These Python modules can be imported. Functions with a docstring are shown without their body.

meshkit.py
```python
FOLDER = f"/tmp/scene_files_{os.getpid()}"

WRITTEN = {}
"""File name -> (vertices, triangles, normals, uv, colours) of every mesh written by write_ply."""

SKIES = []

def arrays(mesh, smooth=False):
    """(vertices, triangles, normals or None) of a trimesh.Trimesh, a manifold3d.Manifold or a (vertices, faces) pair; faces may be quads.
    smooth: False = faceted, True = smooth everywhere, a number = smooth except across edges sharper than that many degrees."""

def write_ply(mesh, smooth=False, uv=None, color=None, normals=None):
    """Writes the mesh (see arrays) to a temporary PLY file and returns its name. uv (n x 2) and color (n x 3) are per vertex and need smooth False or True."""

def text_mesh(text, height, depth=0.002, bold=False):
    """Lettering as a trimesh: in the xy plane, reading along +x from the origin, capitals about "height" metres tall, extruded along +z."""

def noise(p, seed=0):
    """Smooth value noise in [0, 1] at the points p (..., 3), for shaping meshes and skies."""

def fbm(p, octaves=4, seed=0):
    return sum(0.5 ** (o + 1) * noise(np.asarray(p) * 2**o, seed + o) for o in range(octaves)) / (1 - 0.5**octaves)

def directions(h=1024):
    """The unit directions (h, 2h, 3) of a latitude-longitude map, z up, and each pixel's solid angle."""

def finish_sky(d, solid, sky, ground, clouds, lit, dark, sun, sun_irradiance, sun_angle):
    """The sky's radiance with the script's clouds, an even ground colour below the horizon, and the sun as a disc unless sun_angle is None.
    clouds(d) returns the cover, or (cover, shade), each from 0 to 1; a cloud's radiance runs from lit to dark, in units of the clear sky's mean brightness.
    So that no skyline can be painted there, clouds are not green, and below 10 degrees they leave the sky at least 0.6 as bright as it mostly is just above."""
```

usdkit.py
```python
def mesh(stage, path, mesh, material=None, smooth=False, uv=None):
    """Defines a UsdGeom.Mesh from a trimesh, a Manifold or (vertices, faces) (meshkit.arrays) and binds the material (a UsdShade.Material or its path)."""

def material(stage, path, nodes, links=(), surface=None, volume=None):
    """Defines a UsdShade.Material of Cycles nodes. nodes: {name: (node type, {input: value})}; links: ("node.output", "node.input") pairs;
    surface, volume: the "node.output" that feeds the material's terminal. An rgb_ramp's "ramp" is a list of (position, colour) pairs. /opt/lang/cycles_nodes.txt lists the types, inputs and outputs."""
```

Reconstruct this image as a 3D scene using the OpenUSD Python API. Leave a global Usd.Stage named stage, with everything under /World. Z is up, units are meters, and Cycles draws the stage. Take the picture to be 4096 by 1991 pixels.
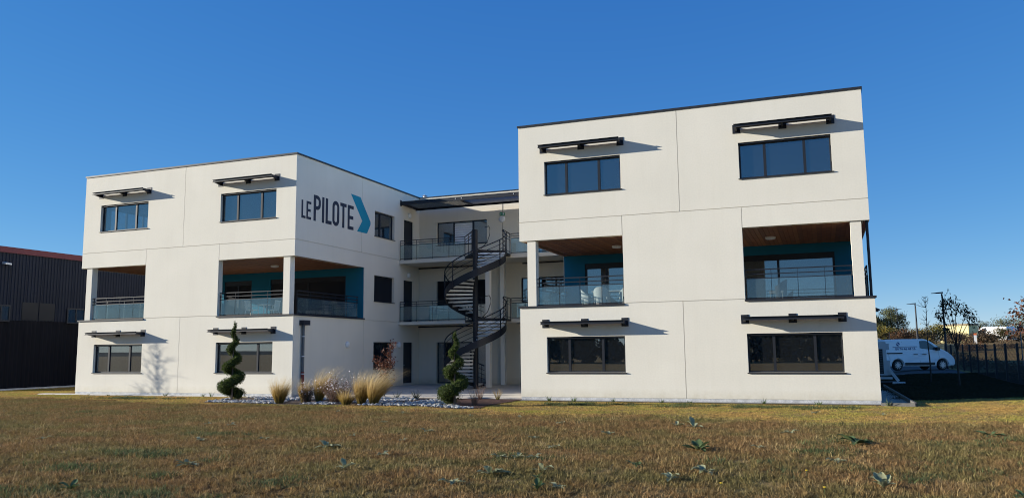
import math, random
import numpy as np, trimesh, usdkit, meshkit
from shapely.geometry import Polygon, Point, box as sbox, LineString
from shapely.ops import unary_union
from shapely import affinity
from pxr import Usd, UsdGeom, UsdLux, UsdShade, Gf, Sdf, Vt

random.seed(7)
rng = np.random.default_rng(7)
stage = Usd.Stage.CreateInMemory()
UsdGeom.SetStageUpAxis(stage, 'Z')
UsdGeom.SetStageMetersPerUnit(stage, 1.0)
world = UsdGeom.Xform.Define(stage, '/World')
stage.SetDefaultPrim(world.GetPrim())
UsdGeom.Scope.Define(stage, '/World/Looks')
material = lambda name, *a, **k: usdkit.material(stage, '/World/Looks/' + name, *a, **k)

# ------------------------------------------------------------------ camera, sky, sun, exposure
EYE = (10.7193, -28.711, 1.7218)
RIGHT = (0.93297622, 0.35978044, -0.01064919)
UP = (0.05488691, -0.112967, 0.99208159)
FWD = (-0.35572855, 0.92617304, 0.12514276)
cam = UsdGeom.Camera.Define(stage, '/World/camera')
cam.CreateHorizontalApertureAttr(36.0)
cam.CreateVerticalApertureAttr(36.0 * 497 / 1024)
cam.CreateFocalLengthAttr(36.0 * 3213.3 / 4096)
cam.CreateClippingRangeAttr(Gf.Vec2f(0.1, 20000))
cam.AddTransformOp().Set(Gf.Matrix4d(*RIGHT, 0, *UP, 0, *[-c for c in FWD], 0, *EYE, 1))
cam.CreateExposureAttr(0.8)

SUN = np.array([-0.949, -0.316, 0.0]) * math.cos(math.radians(15.0)) + np.array([0, 0, math.sin(math.radians(15.0))])
material('sky_look', {'s': ('sky_texture', {'sky_type': 'single_scattering', 'sun_disc': False, 'sun_elevation': math.radians(15.0),
                                            'sun_rotation': math.atan2(SUN[0], SUN[1]), 'altitude': 200.0, 'air_density': 0.6, 'aerosol_density': 0.0, 'ozone_density': 3.0}),
                      'h': ('hsv', {'hue': 0.5, 'saturation': 1.2, 'value': 1.0, 'fac': 1.0}), 'sp': ('separate_color', {}), 'cb': ('combine_color', {}),
                      'pr': ('math', {'math_type': 'power', 'value2': 0.80}), 'pg': ('math', {'math_type': 'power', 'value2': 0.66}), 'pb': ('math', {'math_type': 'power', 'value2': 0.38}),
                      'm': ('mix', {'mix_type': 'multiply', 'fac': 1.0, 'color2': (0.95, 1.20, 2.26)}), 'b': ('background_shader', {'strength': 0.10})},
         [('s.color', 'h.color'), ('h.color', 'sp.color'), ('sp.r', 'pr.value1'), ('sp.g', 'pg.value1'), ('sp.b', 'pb.value1'), ('pr.value', 'cb.r'), ('pg.value', 'cb.g'), ('pb.value', 'cb.b'),
          ('cb.color', 'm.color1'), ('m.color', 'b.color')], surface='b.background')
dome = UsdLux.DomeLight.Define(stage, '/World/sky')
dome.CreateIntensityAttr(1.0)
UsdShade.MaterialBindingAPI.Apply(dome.GetPrim()).Bind(UsdShade.Material.Get(stage, '/World/Looks/sky_look'))
dome.GetPrim().SetCustomDataByKey('kind', 'structure')
sun = UsdLux.DistantLight.Define(stage, '/World/sun')
sun.CreateIntensityAttr(1.25)
sun.CreateAngleAttr(0.53)
sun.CreateNormalizeAttr(True)
sun.CreateColorAttr(Gf.Vec3f(1.0, 0.94, 0.83))
z = Gf.Vec3d(*SUN).GetNormalized()
x = Gf.Cross(Gf.Vec3d(0, 0, 1), z).GetNormalized()
y = Gf.Cross(z, x)
sun.AddTransformOp().Set(Gf.Matrix4d(*x, 0, *y, 0, *z, 0, 0, 0, 60, 1))

# ------------------------------------------------------------------ materials
def pm(name, color, rough=0.6, metal=0.0, var=0.08, scale=2.0, fine=0.0, fscale=60.0, bump=0.0, bscale=60.0, bdist=0.01, spec=0.5, rand=0.0, trans=0.0, coat=0.0, coords='position'):
    """A principled surface: colour broken up by two noises (world or object space), a bump, an optional per-object or per-leaf variation and translucency."""
    c = np.array(color, float)
    n = {'p': ('principled_bsdf', {'roughness': rough, 'metallic': metal, 'specular_ior_level': spec, 'coat_weight': coat})}
    l = []
    if coords == 'position':
        n['g'] = ('geometry', {}); src = 'g.position'
    else:
        n['g'] = ('texture_coordinate', {}); src = 'g.object'
    n['n1'] = ('noise_texture', {'scale': scale, 'detail': 4.0})
    n['r1'] = ('rgb_ramp', {'ramp': [(0.3, c * (1 - var)), (0.7, np.minimum(c * (1 + var), 1))]})
    l += [(src, 'n1.vector'), ('n1.fac', 'r1.fac')]
    out = 'r1.color'
    if fine:
        n['n2'] = ('noise_texture', {'scale': fscale, 'detail': 3.0})
        n['r2'] = ('rgb_ramp', {'ramp': [(0.25, (1 - fine,) * 3), (0.75, (1 + fine,) * 3)]})
        n['m2'] = ('mix', {'mix_type': 'multiply', 'fac': 1.0})
        l += [(src, 'n2.vector'), ('n2.fac', 'r2.fac'), (out, 'm2.color1'), ('r2.color', 'm2.color2')]
        out = 'm2.color'
    if rand:
        n['gi'] = ('geometry', {})
        n['r3'] = ('rgb_ramp', {'ramp': [(0.0, (1 - rand,) * 3), (1.0, (1 + rand, 1 + rand * 0.9, 1 + rand * 0.7))]})
        n['m3'] = ('mix', {'mix_type': 'multiply', 'fac': 1.0})
        l += [('gi.random_per_island', 'r3.fac'), (out, 'm3.color1'), ('r3.color', 'm3.color2')]
        out = 'm3.color'
    l += [(out, 'p.base_color')]
    if bump:
        n['nb'] = ('noise_texture', {'scale': bscale, 'detail': 3.0})
        n['b'] = ('bump', {'strength': bump, 'distance': bdist})
        l += [(src, 'nb.vector'), ('nb.fac', 'b.height'), ('b.normal', 'p.normal')]
    surf = 'p.BSDF'
    if trans:
        n['t'] = ('translucent_bsdf', {})
        n['mx'] = ('mix_closure', {'fac': trans})
        l += [(out, 't.color'), ('p.BSDF', 'mx.closure1'), ('t.BSDF', 'mx.closure2')]
        surf = 'mx.closure'
    return material(name, n, l, surface=surf)

def facade_look(name, color):
    c = np.array(color, float)
    return material(name, {'g': ('geometry', {}), 'n1': ('noise_texture', {'scale': 0.6, 'detail': 4.0}), 'r1': ('rgb_ramp', {'ramp': [(0.3, c * 0.965), (0.7, c * 1.03)]}),
        'mp': ('mapping', {'scale': (2.6, 2.6, 0.16)}), 'n2': ('noise_texture', {'scale': 1.6, 'detail': 5.0, 'roughness': 0.65}), 'r2': ('rgb_ramp', {'ramp': [(0.25, (0.972, 0.97, 0.962)), (0.5, (1, 1, 1)), (1, (1.0, 1.0, 1.0))]}),
        'n3': ('noise_texture', {'scale': 18.0, 'detail': 3.0}), 'r3': ('rgb_ramp', {'ramp': [(0.25, (0.965, 0.965, 0.965)), (0.75, (1.03, 1.03, 1.03))]}),
        'sx': ('separate_xyz', {}), 'mr': ('map_range', {'from_min': 0.0, 'from_max': 0.42, 'to_min': 1.0, 'to_max': 0.0, 'clamp': True}), 'n4': ('noise_texture', {'scale': 3.5, 'detail': 5.0, 'roughness': 0.7}),
        'mu': ('math', {'math_type': 'multiply'}), 'r4': ('rgb_ramp', {'ramp': [(0.10, (1, 1, 1)), (0.6, (0.84, 0.81, 0.75))]}),
        'm1': ('mix', {'mix_type': 'multiply', 'fac': 1.0}), 'm2': ('mix', {'mix_type': 'multiply', 'fac': 1.0}), 'm3': ('mix', {'mix_type': 'multiply', 'fac': 1.0}),
        'nb': ('noise_texture', {'scale': 120.0, 'detail': 3.0}), 'b': ('bump', {'strength': 0.25, 'distance': 0.006}), 'p': ('principled_bsdf', {'roughness': 0.85, 'specular_ior_level': 0.2})},
        [('g.position', 'n1.vector'), ('n1.fac', 'r1.fac'), ('g.position', 'mp.vector'), ('mp.vector', 'n2.vector'), ('n2.fac', 'r2.fac'), ('g.position', 'n3.vector'), ('n3.fac', 'r3.fac'), ('g.position', 'sx.vector'), ('sx.z', 'mr.value'),
         ('g.position', 'n4.vector'), ('mr.result', 'mu.value1'), ('n4.fac', 'mu.value2'), ('mu.value', 'r4.fac'), ('r1.color', 'm1.color1'), ('r2.color', 'm1.color2'), ('m1.color', 'm2.color1'), ('r3.color', 'm2.color2'), ('m2.color', 'm3.color1'), ('r4.color', 'm3.color2'),
         ('m3.color', 'p.base_color'), ('g.position', 'nb.vector'), ('nb.fac', 'b.height'), ('b.normal', 'p.normal')], surface='p.BSDF')

def pane_look(name, tint, r0, dust=0.0, dust_col=(0.6, 0.65, 0.65)):
    n = {'lw': ('layer_weight', {'blend': 0.5}), 'pw': ('math', {'math_type': 'power', 'value2': 4.0}),
         'ma': ('math', {'math_type': 'multiply_add', 'value2': 1 - r0, 'value3': r0, 'use_clamp': True}),
         't': ('transparent_bsdf', {'color': tint}), 'g': ('glossy_bsdf', {'color': (1, 1, 1), 'roughness': 0.0}), 'm': ('mix_closure', {})}
    l = [('lw.facing', 'pw.value1'), ('pw.value', 'ma.value1'), ('ma.value', 'm.fac'), ('t.BSDF', 'm.closure1'), ('g.BSDF', 'm.closure2')]
    if dust:
        n['d'] = ('diffuse_bsdf', {'color': dust_col}); n['m2'] = ('mix_closure', {'fac': dust})
        l += [('m.closure', 'm2.closure1'), ('d.BSDF', 'm2.closure2')]
        return material(name, n, l, surface='m2.closure')
    return material(name, n, l, surface='m.closure')

M = {}
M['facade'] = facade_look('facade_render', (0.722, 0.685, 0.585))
M['facade_shaded'] = facade_look('facade_render_shaded', (0.69, 0.635, 0.525))  # shade-side copy of the facade render, colour warmed against blue skylight
M['plinth'] = pm('plinth_concrete', (0.48, 0.48, 0.47), rough=0.85, var=0.25, scale=3.0, fine=0.2, fscale=25, spec=0.2)
M['dark'] = pm('anthracite_metal', (0.016, 0.018, 0.024), rough=0.45, var=0.12, scale=3, spec=0.35)
M['frame'] = pm('anthracite_frame', (0.018, 0.020, 0.025), rough=0.42, var=0.1, scale=4, spec=0.35)
M['coping'] = pm('coping_metal', (0.024, 0.026, 0.032), rough=0.45, var=0.15, scale=2, spec=0.35)
M['shutter'] = pm('roller_shutter_metal', (0.013, 0.014, 0.018), rough=0.55, var=0.12, scale=2, spec=0.3)
M['door'] = pm('door_metal', (0.013, 0.015, 0.019), rough=0.5, var=0.12, scale=2, spec=0.3)
M['teal'] = pm('teal_render', (0.010, 0.135, 0.215), rough=0.8, var=0.05, scale=0.8, fine=0.04, fscale=20, spec=0.2)
M['mark'] = pm('teal_paint', (0.012, 0.235, 0.32), rough=0.7, var=0.05, scale=1.2, fine=0.03, fscale=30, spec=0.25)
M['letter'] = pm('navy_paint', (0.030, 0.034, 0.050), rough=0.65, var=0.1, scale=2, spec=0.25)
M['wood'] = [pm('soffit_larch_%s' % w, c, rough=0.55, var=0.25, scale=5, fine=0.15, fscale=35, bump=0.1, bscale=30) for w, c in (('red', (0.27, 0.105, 0.042)), ('brown', (0.22, 0.088, 0.038)), ('gold', (0.31, 0.13, 0.05)))]
M['floor'] = pm('terrace_tiles', (0.33, 0.32, 0.30), rough=0.8, var=0.12, scale=2, fine=0.1, fscale=40)
M['room'] = pm('room_plaster', (0.42, 0.41, 0.39), rough=0.9, var=0.05, scale=1)
M['slab'] = pm('slab_concrete', (0.40, 0.39, 0.37), rough=0.9, var=0.06, scale=1)
M['roof'] = pm('roof_gravel', (0.30, 0.30, 0.29), rough=0.9, var=0.15, scale=6)
M['white'] = pm('white_plastic', (0.72, 0.72, 0.70), rough=0.4, var=0.03, scale=3)
M['whitepaint'] = pm('white_paint_column', (0.75, 0.73, 0.68), rough=0.7, var=0.03, scale=2)
M['galv'] = pm('galvanised_sheet', (0.56, 0.57, 0.57), rough=0.45, metal=0.25, var=0.12, scale=6, fine=0.1, fscale=60)
M['zinc'] = pm('zinc_pipe', (0.10, 0.11, 0.12), rough=0.4, metal=0.5, var=0.15, scale=4)
M['redpipe'] = pm('red_cast_iron', (0.16, 0.022, 0.018), rough=0.6, var=0.15, scale=6)
M['stair'] = pm('stair_steel', (0.010, 0.012, 0.017), rough=0.5, var=0.15, scale=4, spec=0.3)
M['canopy'] = pm('canopy_steel', (0.040, 0.046, 0.060), rough=0.45, metal=0.2, var=0.12, scale=3)
M['patio'] = pm('patio_concrete', (0.46, 0.43, 0.38), rough=0.85, var=0.10, scale=0.9, fine=0.08, fscale=20, bump=0.1, bscale=50)
M['kerb'] = pm('pale_concrete', (0.60, 0.58, 0.53), rough=0.85, var=0.12, scale=2, fine=0.1, fscale=30)
M['exit'] = pm('exit_green', (0.02, 0.22, 0.10), rough=0.4, var=0.02)
M['wicker'] = pm('pale_wicker', (0.30, 0.285, 0.27), rough=0.8, var=0.12, scale=20)
M['darkwicker'] = pm('dark_wicker', (0.045, 0.048, 0.055), rough=0.7, var=0.15, scale=20)
M['tabletop'] = pm('table_top_resin', (0.30, 0.29, 0.28), rough=0.5, var=0.05)
M['glass'] = pane_look('window_glass', (0.62, 0.68, 0.70), 0.165, dust=0.011, dust_col=(0.55, 0.57, 0.58))
M['railglass'] = pane_look('railing_glass', (0.80, 0.88, 0.88), 0.065, dust=0.032, dust_col=(0.55, 0.70, 0.72))
M['blind'] = pm('white_blind', (0.80, 0.82, 0.86), rough=0.6, var=0.04)

# ------------------------------------------------------------------ mesh helpers
class MB:
    def __init__(s): s.v, s.f, s.n = [], [], 0
    def add(s, v, f):
        v = np.asarray(v, float); f = np.asarray(f, int)
        if f.shape[1] == 4: f = np.vstack([f[:, [0, 1, 2]], f[:, [0, 2, 3]]])
        s.v.append(v); s.f.append(f + s.n); s.n += len(v); return s
    def tm(s, m): return s.add(m.vertices, m.faces)
    def box(s, x0, x1, y0, y1, z0, z1):
        x0, x1 = min(x0, x1), max(x0, x1); y0, y1 = min(y0, y1), max(y0, y1); z0, z1 = min(z0, z1), max(z0, z1)
        v = [(a, b, c) for a in (x0, x1) for b in (y0, y1) for c in (z0, z1)]
        return s.add(v, [(0, 1, 3, 2), (4, 6, 7, 5), (0, 4, 5, 1), (2, 3, 7, 6), (0, 2, 6, 4), (1, 5, 7, 3)])
    def bar(s, p, q, w, h=None, up=(0, 0, 1)):
        """A straight beam of width w and height h from p to q."""
        h = h or w; p = np.array(p, float); q = np.array(q, float); t = q - p; t /= np.linalg.norm(t) + 1e-12
        a = np.cross(t, up)
        if np.linalg.norm(a) < 1e-6: a = np.cross(t, (0, 1, 0))
        a /= np.linalg.norm(a); b = np.cross(a, t)
        v = [e + a * i * w / 2 + b * j * h / 2 for e in (p, q) for i in (-1, 1) for j in (-1, 1)]
        return s.add(v, [(0, 2, 3, 1), (4, 5, 7, 6), (0, 1, 5, 4), (2, 6, 7, 3), (0, 4, 6, 2), (1, 3, 7, 5)])
    def tube(s, pts, r, n=6, cap=True):
        p = np.asarray(pts, float); r = np.broadcast_to(np.asarray(r, float), (len(p),))
        t = np.gradient(p, axis=0); t /= np.linalg.norm(t, axis=1, keepdims=True) + 1e-12
        ref = np.array([0, 0, 1.0]) if np.abs(t[:, 2]).mean() < 0.9 else np.array([1.0, 0, 0])
        a = np.cross(t, ref); a /= np.linalg.norm(a, axis=1, keepdims=True) + 1e-12; b = np.cross(t, a)
        an = np.arange(n) * 2 * math.pi / n
        v = p[:, None] + r[:, None, None] * (np.cos(an)[None, :, None] * a[:, None] + np.sin(an)[None, :, None] * b[:, None])
        i, j = np.meshgrid(np.arange(len(p) - 1), np.arange(n), indexing='ij')
        q = np.stack([i * n + j, (i + 1) * n + j, (i + 1) * n + (j + 1) % n, i * n + (j + 1) % n], -1).reshape(-1, 4)
        s.add(v.reshape(-1, 3), q)
        if cap:
            for e, k in ((0, 1), (len(p) - 1, -1)):
                ring = v[e]; s.add(np.vstack([ring, p[e]]), [((j + 1) % n, j, n) if k < 0 else (j, (j + 1) % n, n) for j in range(n)])
        return s
    def cyl(s, p, q, r, n=16, r2=None):
        return s.tube([p, q], [r, r if r2 is None else r2], n)
    def mesh(s):
        return (np.vstack(s.v), np.vstack(s.f)) if s.v else (np.zeros((0, 3)), np.zeros((0, 3), int))

class Plane:
    """A wall's own axes: u along the wall, d into the wall (negative sticks out), z up."""
    def __init__(s, o, U, D):
        s.o, s.U, s.D = np.array(o, float), np.array(U, float), np.array(D, float)
        s.flip = np.dot(np.cross(s.U, s.D), (0, 0, 1)) < 0
    def at(s, vf):
        v, f = vf; v = np.asarray(v, float); f = np.asarray(f)
        w = s.o + v[:, :1] * s.U + v[:, 1:2] * s.D + v[:, 2:] * np.array([0, 0, 1.0])
        return (w, f[:, ::-1] if s.flip else f)

def wallmesh(poly, d0, d1):
    """A polygon in (u, z) as a slab from depth d0 to d1, in (u, d, z)."""
    polys = getattr(poly, 'geoms', [poly]); mb = MB()
    for g in polys:
        if g.is_empty: continue
        m = trimesh.creation.extrude_polygon(g, d1 - d0, engine='earcut')
        v = np.stack([m.vertices[:, 0], d0 + m.vertices[:, 2], m.vertices[:, 1]], 1)
        mb.add(v, m.faces[:, ::-1])
    return mb.mesh()

def flat(poly, z0, z1):
    """A polygon in (x, y) as a slab from z0 to z1."""
    mb = MB()
    for g in getattr(poly, 'geoms', [poly]):
        m = trimesh.creation.extrude_polygon(g, z1 - z0, engine='earcut'); v = m.vertices.copy(); v[:, 2] += z0; mb.add(v, m.faces)
    return mb.mesh()

used = {}
LOC = {}
def numbered(parent, name):
    k = parent + '/' + name; n = used.get(k, 0); used[k] = n + 1
    return k if n == 0 else '%s_%03d' % (k, n)

def tag(p, label=None, cat=None, group=None, kind=None):
    for k, v in (('label', label), ('category', cat), ('group', group), ('kind', kind)):
        if v: p.SetCustomDataByKey(k, v)
    return p

def thing(name, label, cat, loc=(0, 0, 0), group=None, rz=0.0, scale=1.0):
    path = numbered('/World', name)
    xf = UsdGeom.Xform.Define(stage, path)
    xf.AddTranslateOp().Set(Gf.Vec3d(*map(float, loc)))
    if rz: xf.AddRotateZOp().Set(float(math.degrees(rz)))
    if scale != 1.0: xf.AddScaleOp().Set(Gf.Vec3f(*([scale] * 3 if np.ndim(scale) == 0 else scale)))
    LOC[path] = np.array(loc, float)
    tag(xf.GetPrim(), label, cat, group)
    return path

def obj(name, mesh, mat, parent='/World', smooth=False, label=None, kind=None, world_space=True, cat=None, group=None):
    """One Mesh prim. Points are given in the world's coordinates unless world_space is False (then in the thing's own)."""
    if isinstance(mesh, MB): mesh = mesh.mesh()
    v, f = (np.asarray(mesh[0], float), np.asarray(mesh[1])) if isinstance(mesh, tuple) else (np.array(mesh.vertices), np.array(mesh.faces))
    if parent != '/World' and world_space:
        top = '/'.join(parent.split('/')[:3])
        v = v - LOC.get(top, 0)
    path = numbered(parent, name)
    usdkit.mesh(stage, path, (v, f), mat, smooth=smooth)
    tag(stage.GetPrimAtPath(path), label, cat, group, kind)
    return path

def copy(src, name, loc, label, cat=None, group=None, rz=0.0, scale=1.0):
    path = numbered('/World', name)
    xf = UsdGeom.Xform.Define(stage, path)
    p = xf.GetPrim()
    p.GetReferences().AddInternalReference(Sdf.Path(src))
    xf.ClearXformOpOrder()
    for a in list(p.GetAttributes()):
        pass
    xf.SetXformOpOrder([])
    xf = UsdGeom.Xformable(p)
    xf.AddTranslateOp(opSuffix='place').Set(Gf.Vec3d(*map(float, loc)))
    xf.AddRotateZOp(opSuffix='turn').Set(float(math.degrees(rz)))
    xf.AddScaleOp(opSuffix='size').Set(Gf.Vec3f(*([scale] * 3 if np.ndim(scale) == 0 else scale)))
    p.SetInstanceable(True)
    src_p = stage.GetPrimAtPath(src)
    tag(p, label, cat or src_p.GetCustomDataByKey('category'), group or src_p.GetCustomDataByKey('group'))
    return path

def smooth01(t, a, b):
    t = np.clip((np.asarray(t, float) - a) / (b - a), 0, 1); return t * t * (3 - 2 * t)

# ------------------------------------------------------------------ the ground
def gz(x, y):
    x = np.asarray(x, float); y = np.asarray(y, float)
    p = np.stack([x * 0.22, y * 0.22, np.zeros_like(x)], -1)
    far = 1 - smooth01(np.hypot(x, y), 60, 120)
    bumps = (meshkit.noise(p, 3) - 0.5) * 0.07 * smooth01(-y, 1.5, 7) * far
    rise = 0.10 * smooth01(x, 12.6, 17) + 0.22 * smooth01(x, 12.6, 16) * smooth01(y, 12, 28)
    bank = 1.75 * smooth01(x, 11, 16.5) * smooth01(y, 33, 62) + 0.55 * smooth01(x, 11, 18) * smooth01(y, 62, 120)
    return -0.125 + bumps + rise + bank

def axis_lines(lo, hi, fine_lo, fine_hi, step, n):
    a = np.arange(fine_lo, fine_hi + 1e-6, step)
    left = fine_lo - np.geomspace(step, fine_lo - lo, n)[::-1]; right = fine_hi + np.geomspace(step, hi - fine_hi, n)
    return np.concatenate([left, a, right])
def grid_mesh(xs, ys, zf):
    X, Y = np.meshgrid(xs, ys, indexing='ij'); Z = zf(X, Y)
    v = np.stack([X, Y, Z], -1).reshape(-1, 3); n = len(ys)
    i, j = np.meshgrid(np.arange(len(xs) - 1), np.arange(n - 1), indexing='ij')
    return v, np.stack([i * n + j, (i + 1) * n + j, (i + 1) * n + j + 1, i * n + j + 1], -1).reshape(-1, 4)

M['ground'] = material('lawn_soil', {
    'g': ('geometry', {}), 'n1': ('noise_texture', {'scale': 0.35, 'detail': 5.0}), 'n2': ('noise_texture', {'scale': 9.0, 'detail': 6.0, 'roughness': 0.7}), 'n3': ('noise_texture', {'scale': 0.12, 'detail': 3.0}),
    'r1': ('rgb_ramp', {'ramp': [(0.32, (0.22, 0.145, 0.060)), (0.5, (0.28, 0.19, 0.080)), (0.66, (0.21, 0.17, 0.065))]}),
    'r2': ('rgb_ramp', {'ramp': [(0.3, (0.55, 0.55, 0.55)), (0.7, (1.35, 1.3, 1.2))]}),
    'm': ('mix', {'mix_type': 'multiply', 'fac': 1.0}), 'b': ('bump', {'strength': 0.6, 'distance': 0.05}), 'p': ('principled_bsdf', {'roughness': 0.95, 'specular_ior_level': 0.1})},
    [('g.position', 'n1.vector'), ('g.position', 'n2.vector'), ('n1.fac', 'r1.fac'), ('n2.fac', 'r2.fac'), ('r1.color', 'm.color1'), ('r2.color', 'm.color2'), ('m.color', 'p.base_color'), ('n2.fac', 'b.height'), ('b.normal', 'p.normal')], surface='p.BSDF')
xs = axis_lines(-2500, 2500, -34, 44, 0.9, 26); ys = axis_lines(-2500, 2500, -32, 110, 0.9, 26)
obj('ground', grid_mesh(xs, ys, gz), M['ground'], smooth=True, kind='structure', label='dry lawn soil and brown earth bank running to the horizon')

# courtyard slab, gravel strips, beds
mb = MB()
p = obj('patio', MB().box(-10.33, 0.0, 0.15, 11.48, -0.30, -0.052), M['patio'], kind='structure', label='pale concrete courtyard floor between the two wings')
obj('concrete_apron', MB().box(-24.6, -10.6, -0.42, -0.004, -0.30, -0.088), M['kerb'], kind='structure', label='narrow pale concrete strip at the foot of the left wing')

M['bedsoil'] = pm('bed_soil', (0.10, 0.075, 0.06), rough=0.95, var=0.3, scale=3, fine=0.3, fscale=30, bump=0.5, bscale=20, bdist=0.03, spec=0.1)
M['mulch'] = pm('bark_mulch', (0.085, 0.050, 0.042), rough=0.95, var=0.3, scale=4, fine=0.35, fscale=40, bump=0.8, bscale=30, bdist=0.04, spec=0.1)
M['stone'] = [pm('pebble_%s' % w, c, rough=0.75, var=0.15, scale=6, fine=0.15, fscale=40, spec=0.3) for w, c in (('white', (0.44, 0.43, 0.405)), ('grey', (0.24, 0.235, 0.225)), ('cream', (0.34, 0.315, 0.275)))]
BED = Polygon([(-11.6, -3.85), (-9.1, -4.1), (-6.8, -4.38), (-4.7, -4.38), (-2.2, -4.15), (-0.6, -4.85), (0.25, -4.72), (-0.7, -3.9), (-1.9, -2.6), (-3.0, -0.7), (-4.6, 0.1), (-6.2, 0.2), (-10.2, 0.25), (-10.31, -0.5), (-11.8, -0.6), (-12.3, -1.5)])
MULCH = Polygon([(-2.9, -0.7), (-1.85, -2.6), (-0.65, -3.88), (0.3, -4.7), (0.0, -3.2), (0.05, -1.6), (0.1, -0.3), (-0.04, 0.3), (-4.3, 0.32), (-4.55, 0.12)])
def sheet(poly, lift, step=0.35):
    """A sheet of triangles over a polygon that follows the ground a few millimetres above it."""
    x0, y0, x1, y1 = poly.bounds; tri = []
    from shapely import constrained_delaunay_triangles as cdt
    pts = poly.segmentize(step)
    gx, gy = np.meshgrid(np.arange(x0, x1, step), np.arange(y0, y1, step)); inner = [(a, b) for a, b in zip(gx.ravel(), gy.ravel()) if poly.buffer(-step * 0.4).contains(Point(a, b))]
    from scipy.spatial import Delaunay
    P = np.array(list(pts.exterior.coords)[:-1] + inner); T = Delaunay(P).simplices
    T = np.array([t for t in T if poly.buffer(1e-3).contains(Point(P[t].mean(0)))])
    v = np.column_stack([P, gz(P[:, 0], P[:, 1]) + lift])
    a, b, c = v[T[:, 0]], v[T[:, 1]], v[T[:, 2]]
    T = np.where((np.cross(b - a, c - a)[:, 2] < 0)[:, None], T[:, ::-1], T)
    return v, T
bed = thing('gravel_bed', None, None, (0, 0, 0))
tag(stage.GetPrimAtPath(bed), 'planting bed of white stones along the courtyard', None, None, 'structure')
obj('bed_soil', sheet(BED, 0.012), M['bedsoil'], bed, smooth=True)
obj('mulch_bed', sheet(MULCH, 0.022), M['mulch'], smooth=True, kind='structure', label='dark bark mulch patch beside the right wing')
ICO = trimesh.creation.icosphere(0)
def stone_mesh(c, r, rg):
    v = np.array(ICO.vertices) * (1 + rg.uniform(-0.28, 0.28, (12, 1))) * np.array([r, r * rg.uniform(0.7, 1), r * rg.uniform(0.45, 0.7)])
    a = rg.uniform(0, 6.28); ca, sa = math.cos(a), math.sin(a)
    v = v @ np.array([[ca, sa, 0], [-sa, ca, 0], [0, 0, 1]])
    return v + c, np.array(ICO.faces)
rg = np.random.default_rng(11)
sp = []
while len(sp) < 2100:
    a, b = rg.uniform(-12.3, 0.3), rg.uniform(-4.9, 0.3)
    if BED.buffer(-0.05).contains(Point(a, b)) and meshkit.noise(np.array([a * 0.8, b * 0.8, 2.0]), 5) > (0.26 if a > -4.5 else 0.42): sp.append((a, b))
sp = np.array(sp); depth = (sp - np.array(EYE[:2])) @ np.array([FWD[0], FWD[1]])
order = np.argsort(depth); rest = [MB(), MB(), MB()]
for k, i in enumerate(order):
    r = rg.uniform(0.03, 0.075); c = (sp[i, 0], sp[i, 1], float(gz(sp[i, 0], sp[i, 1])) + 0.02 + r * 0.3)
    m = stone_mesh(np.array(c), r, rg)
    if k < 290: obj('stone', m, M['stone'][k % 3], bed)
    else: rest[k % 3].add(*m)
for q, w in enumerate(('white', 'grey', 'cream')):
    obj('stones', rest[q], M['stone'][q], bed, kind='stuff', label='%s stones spread thickly over the bed' % w)

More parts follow.
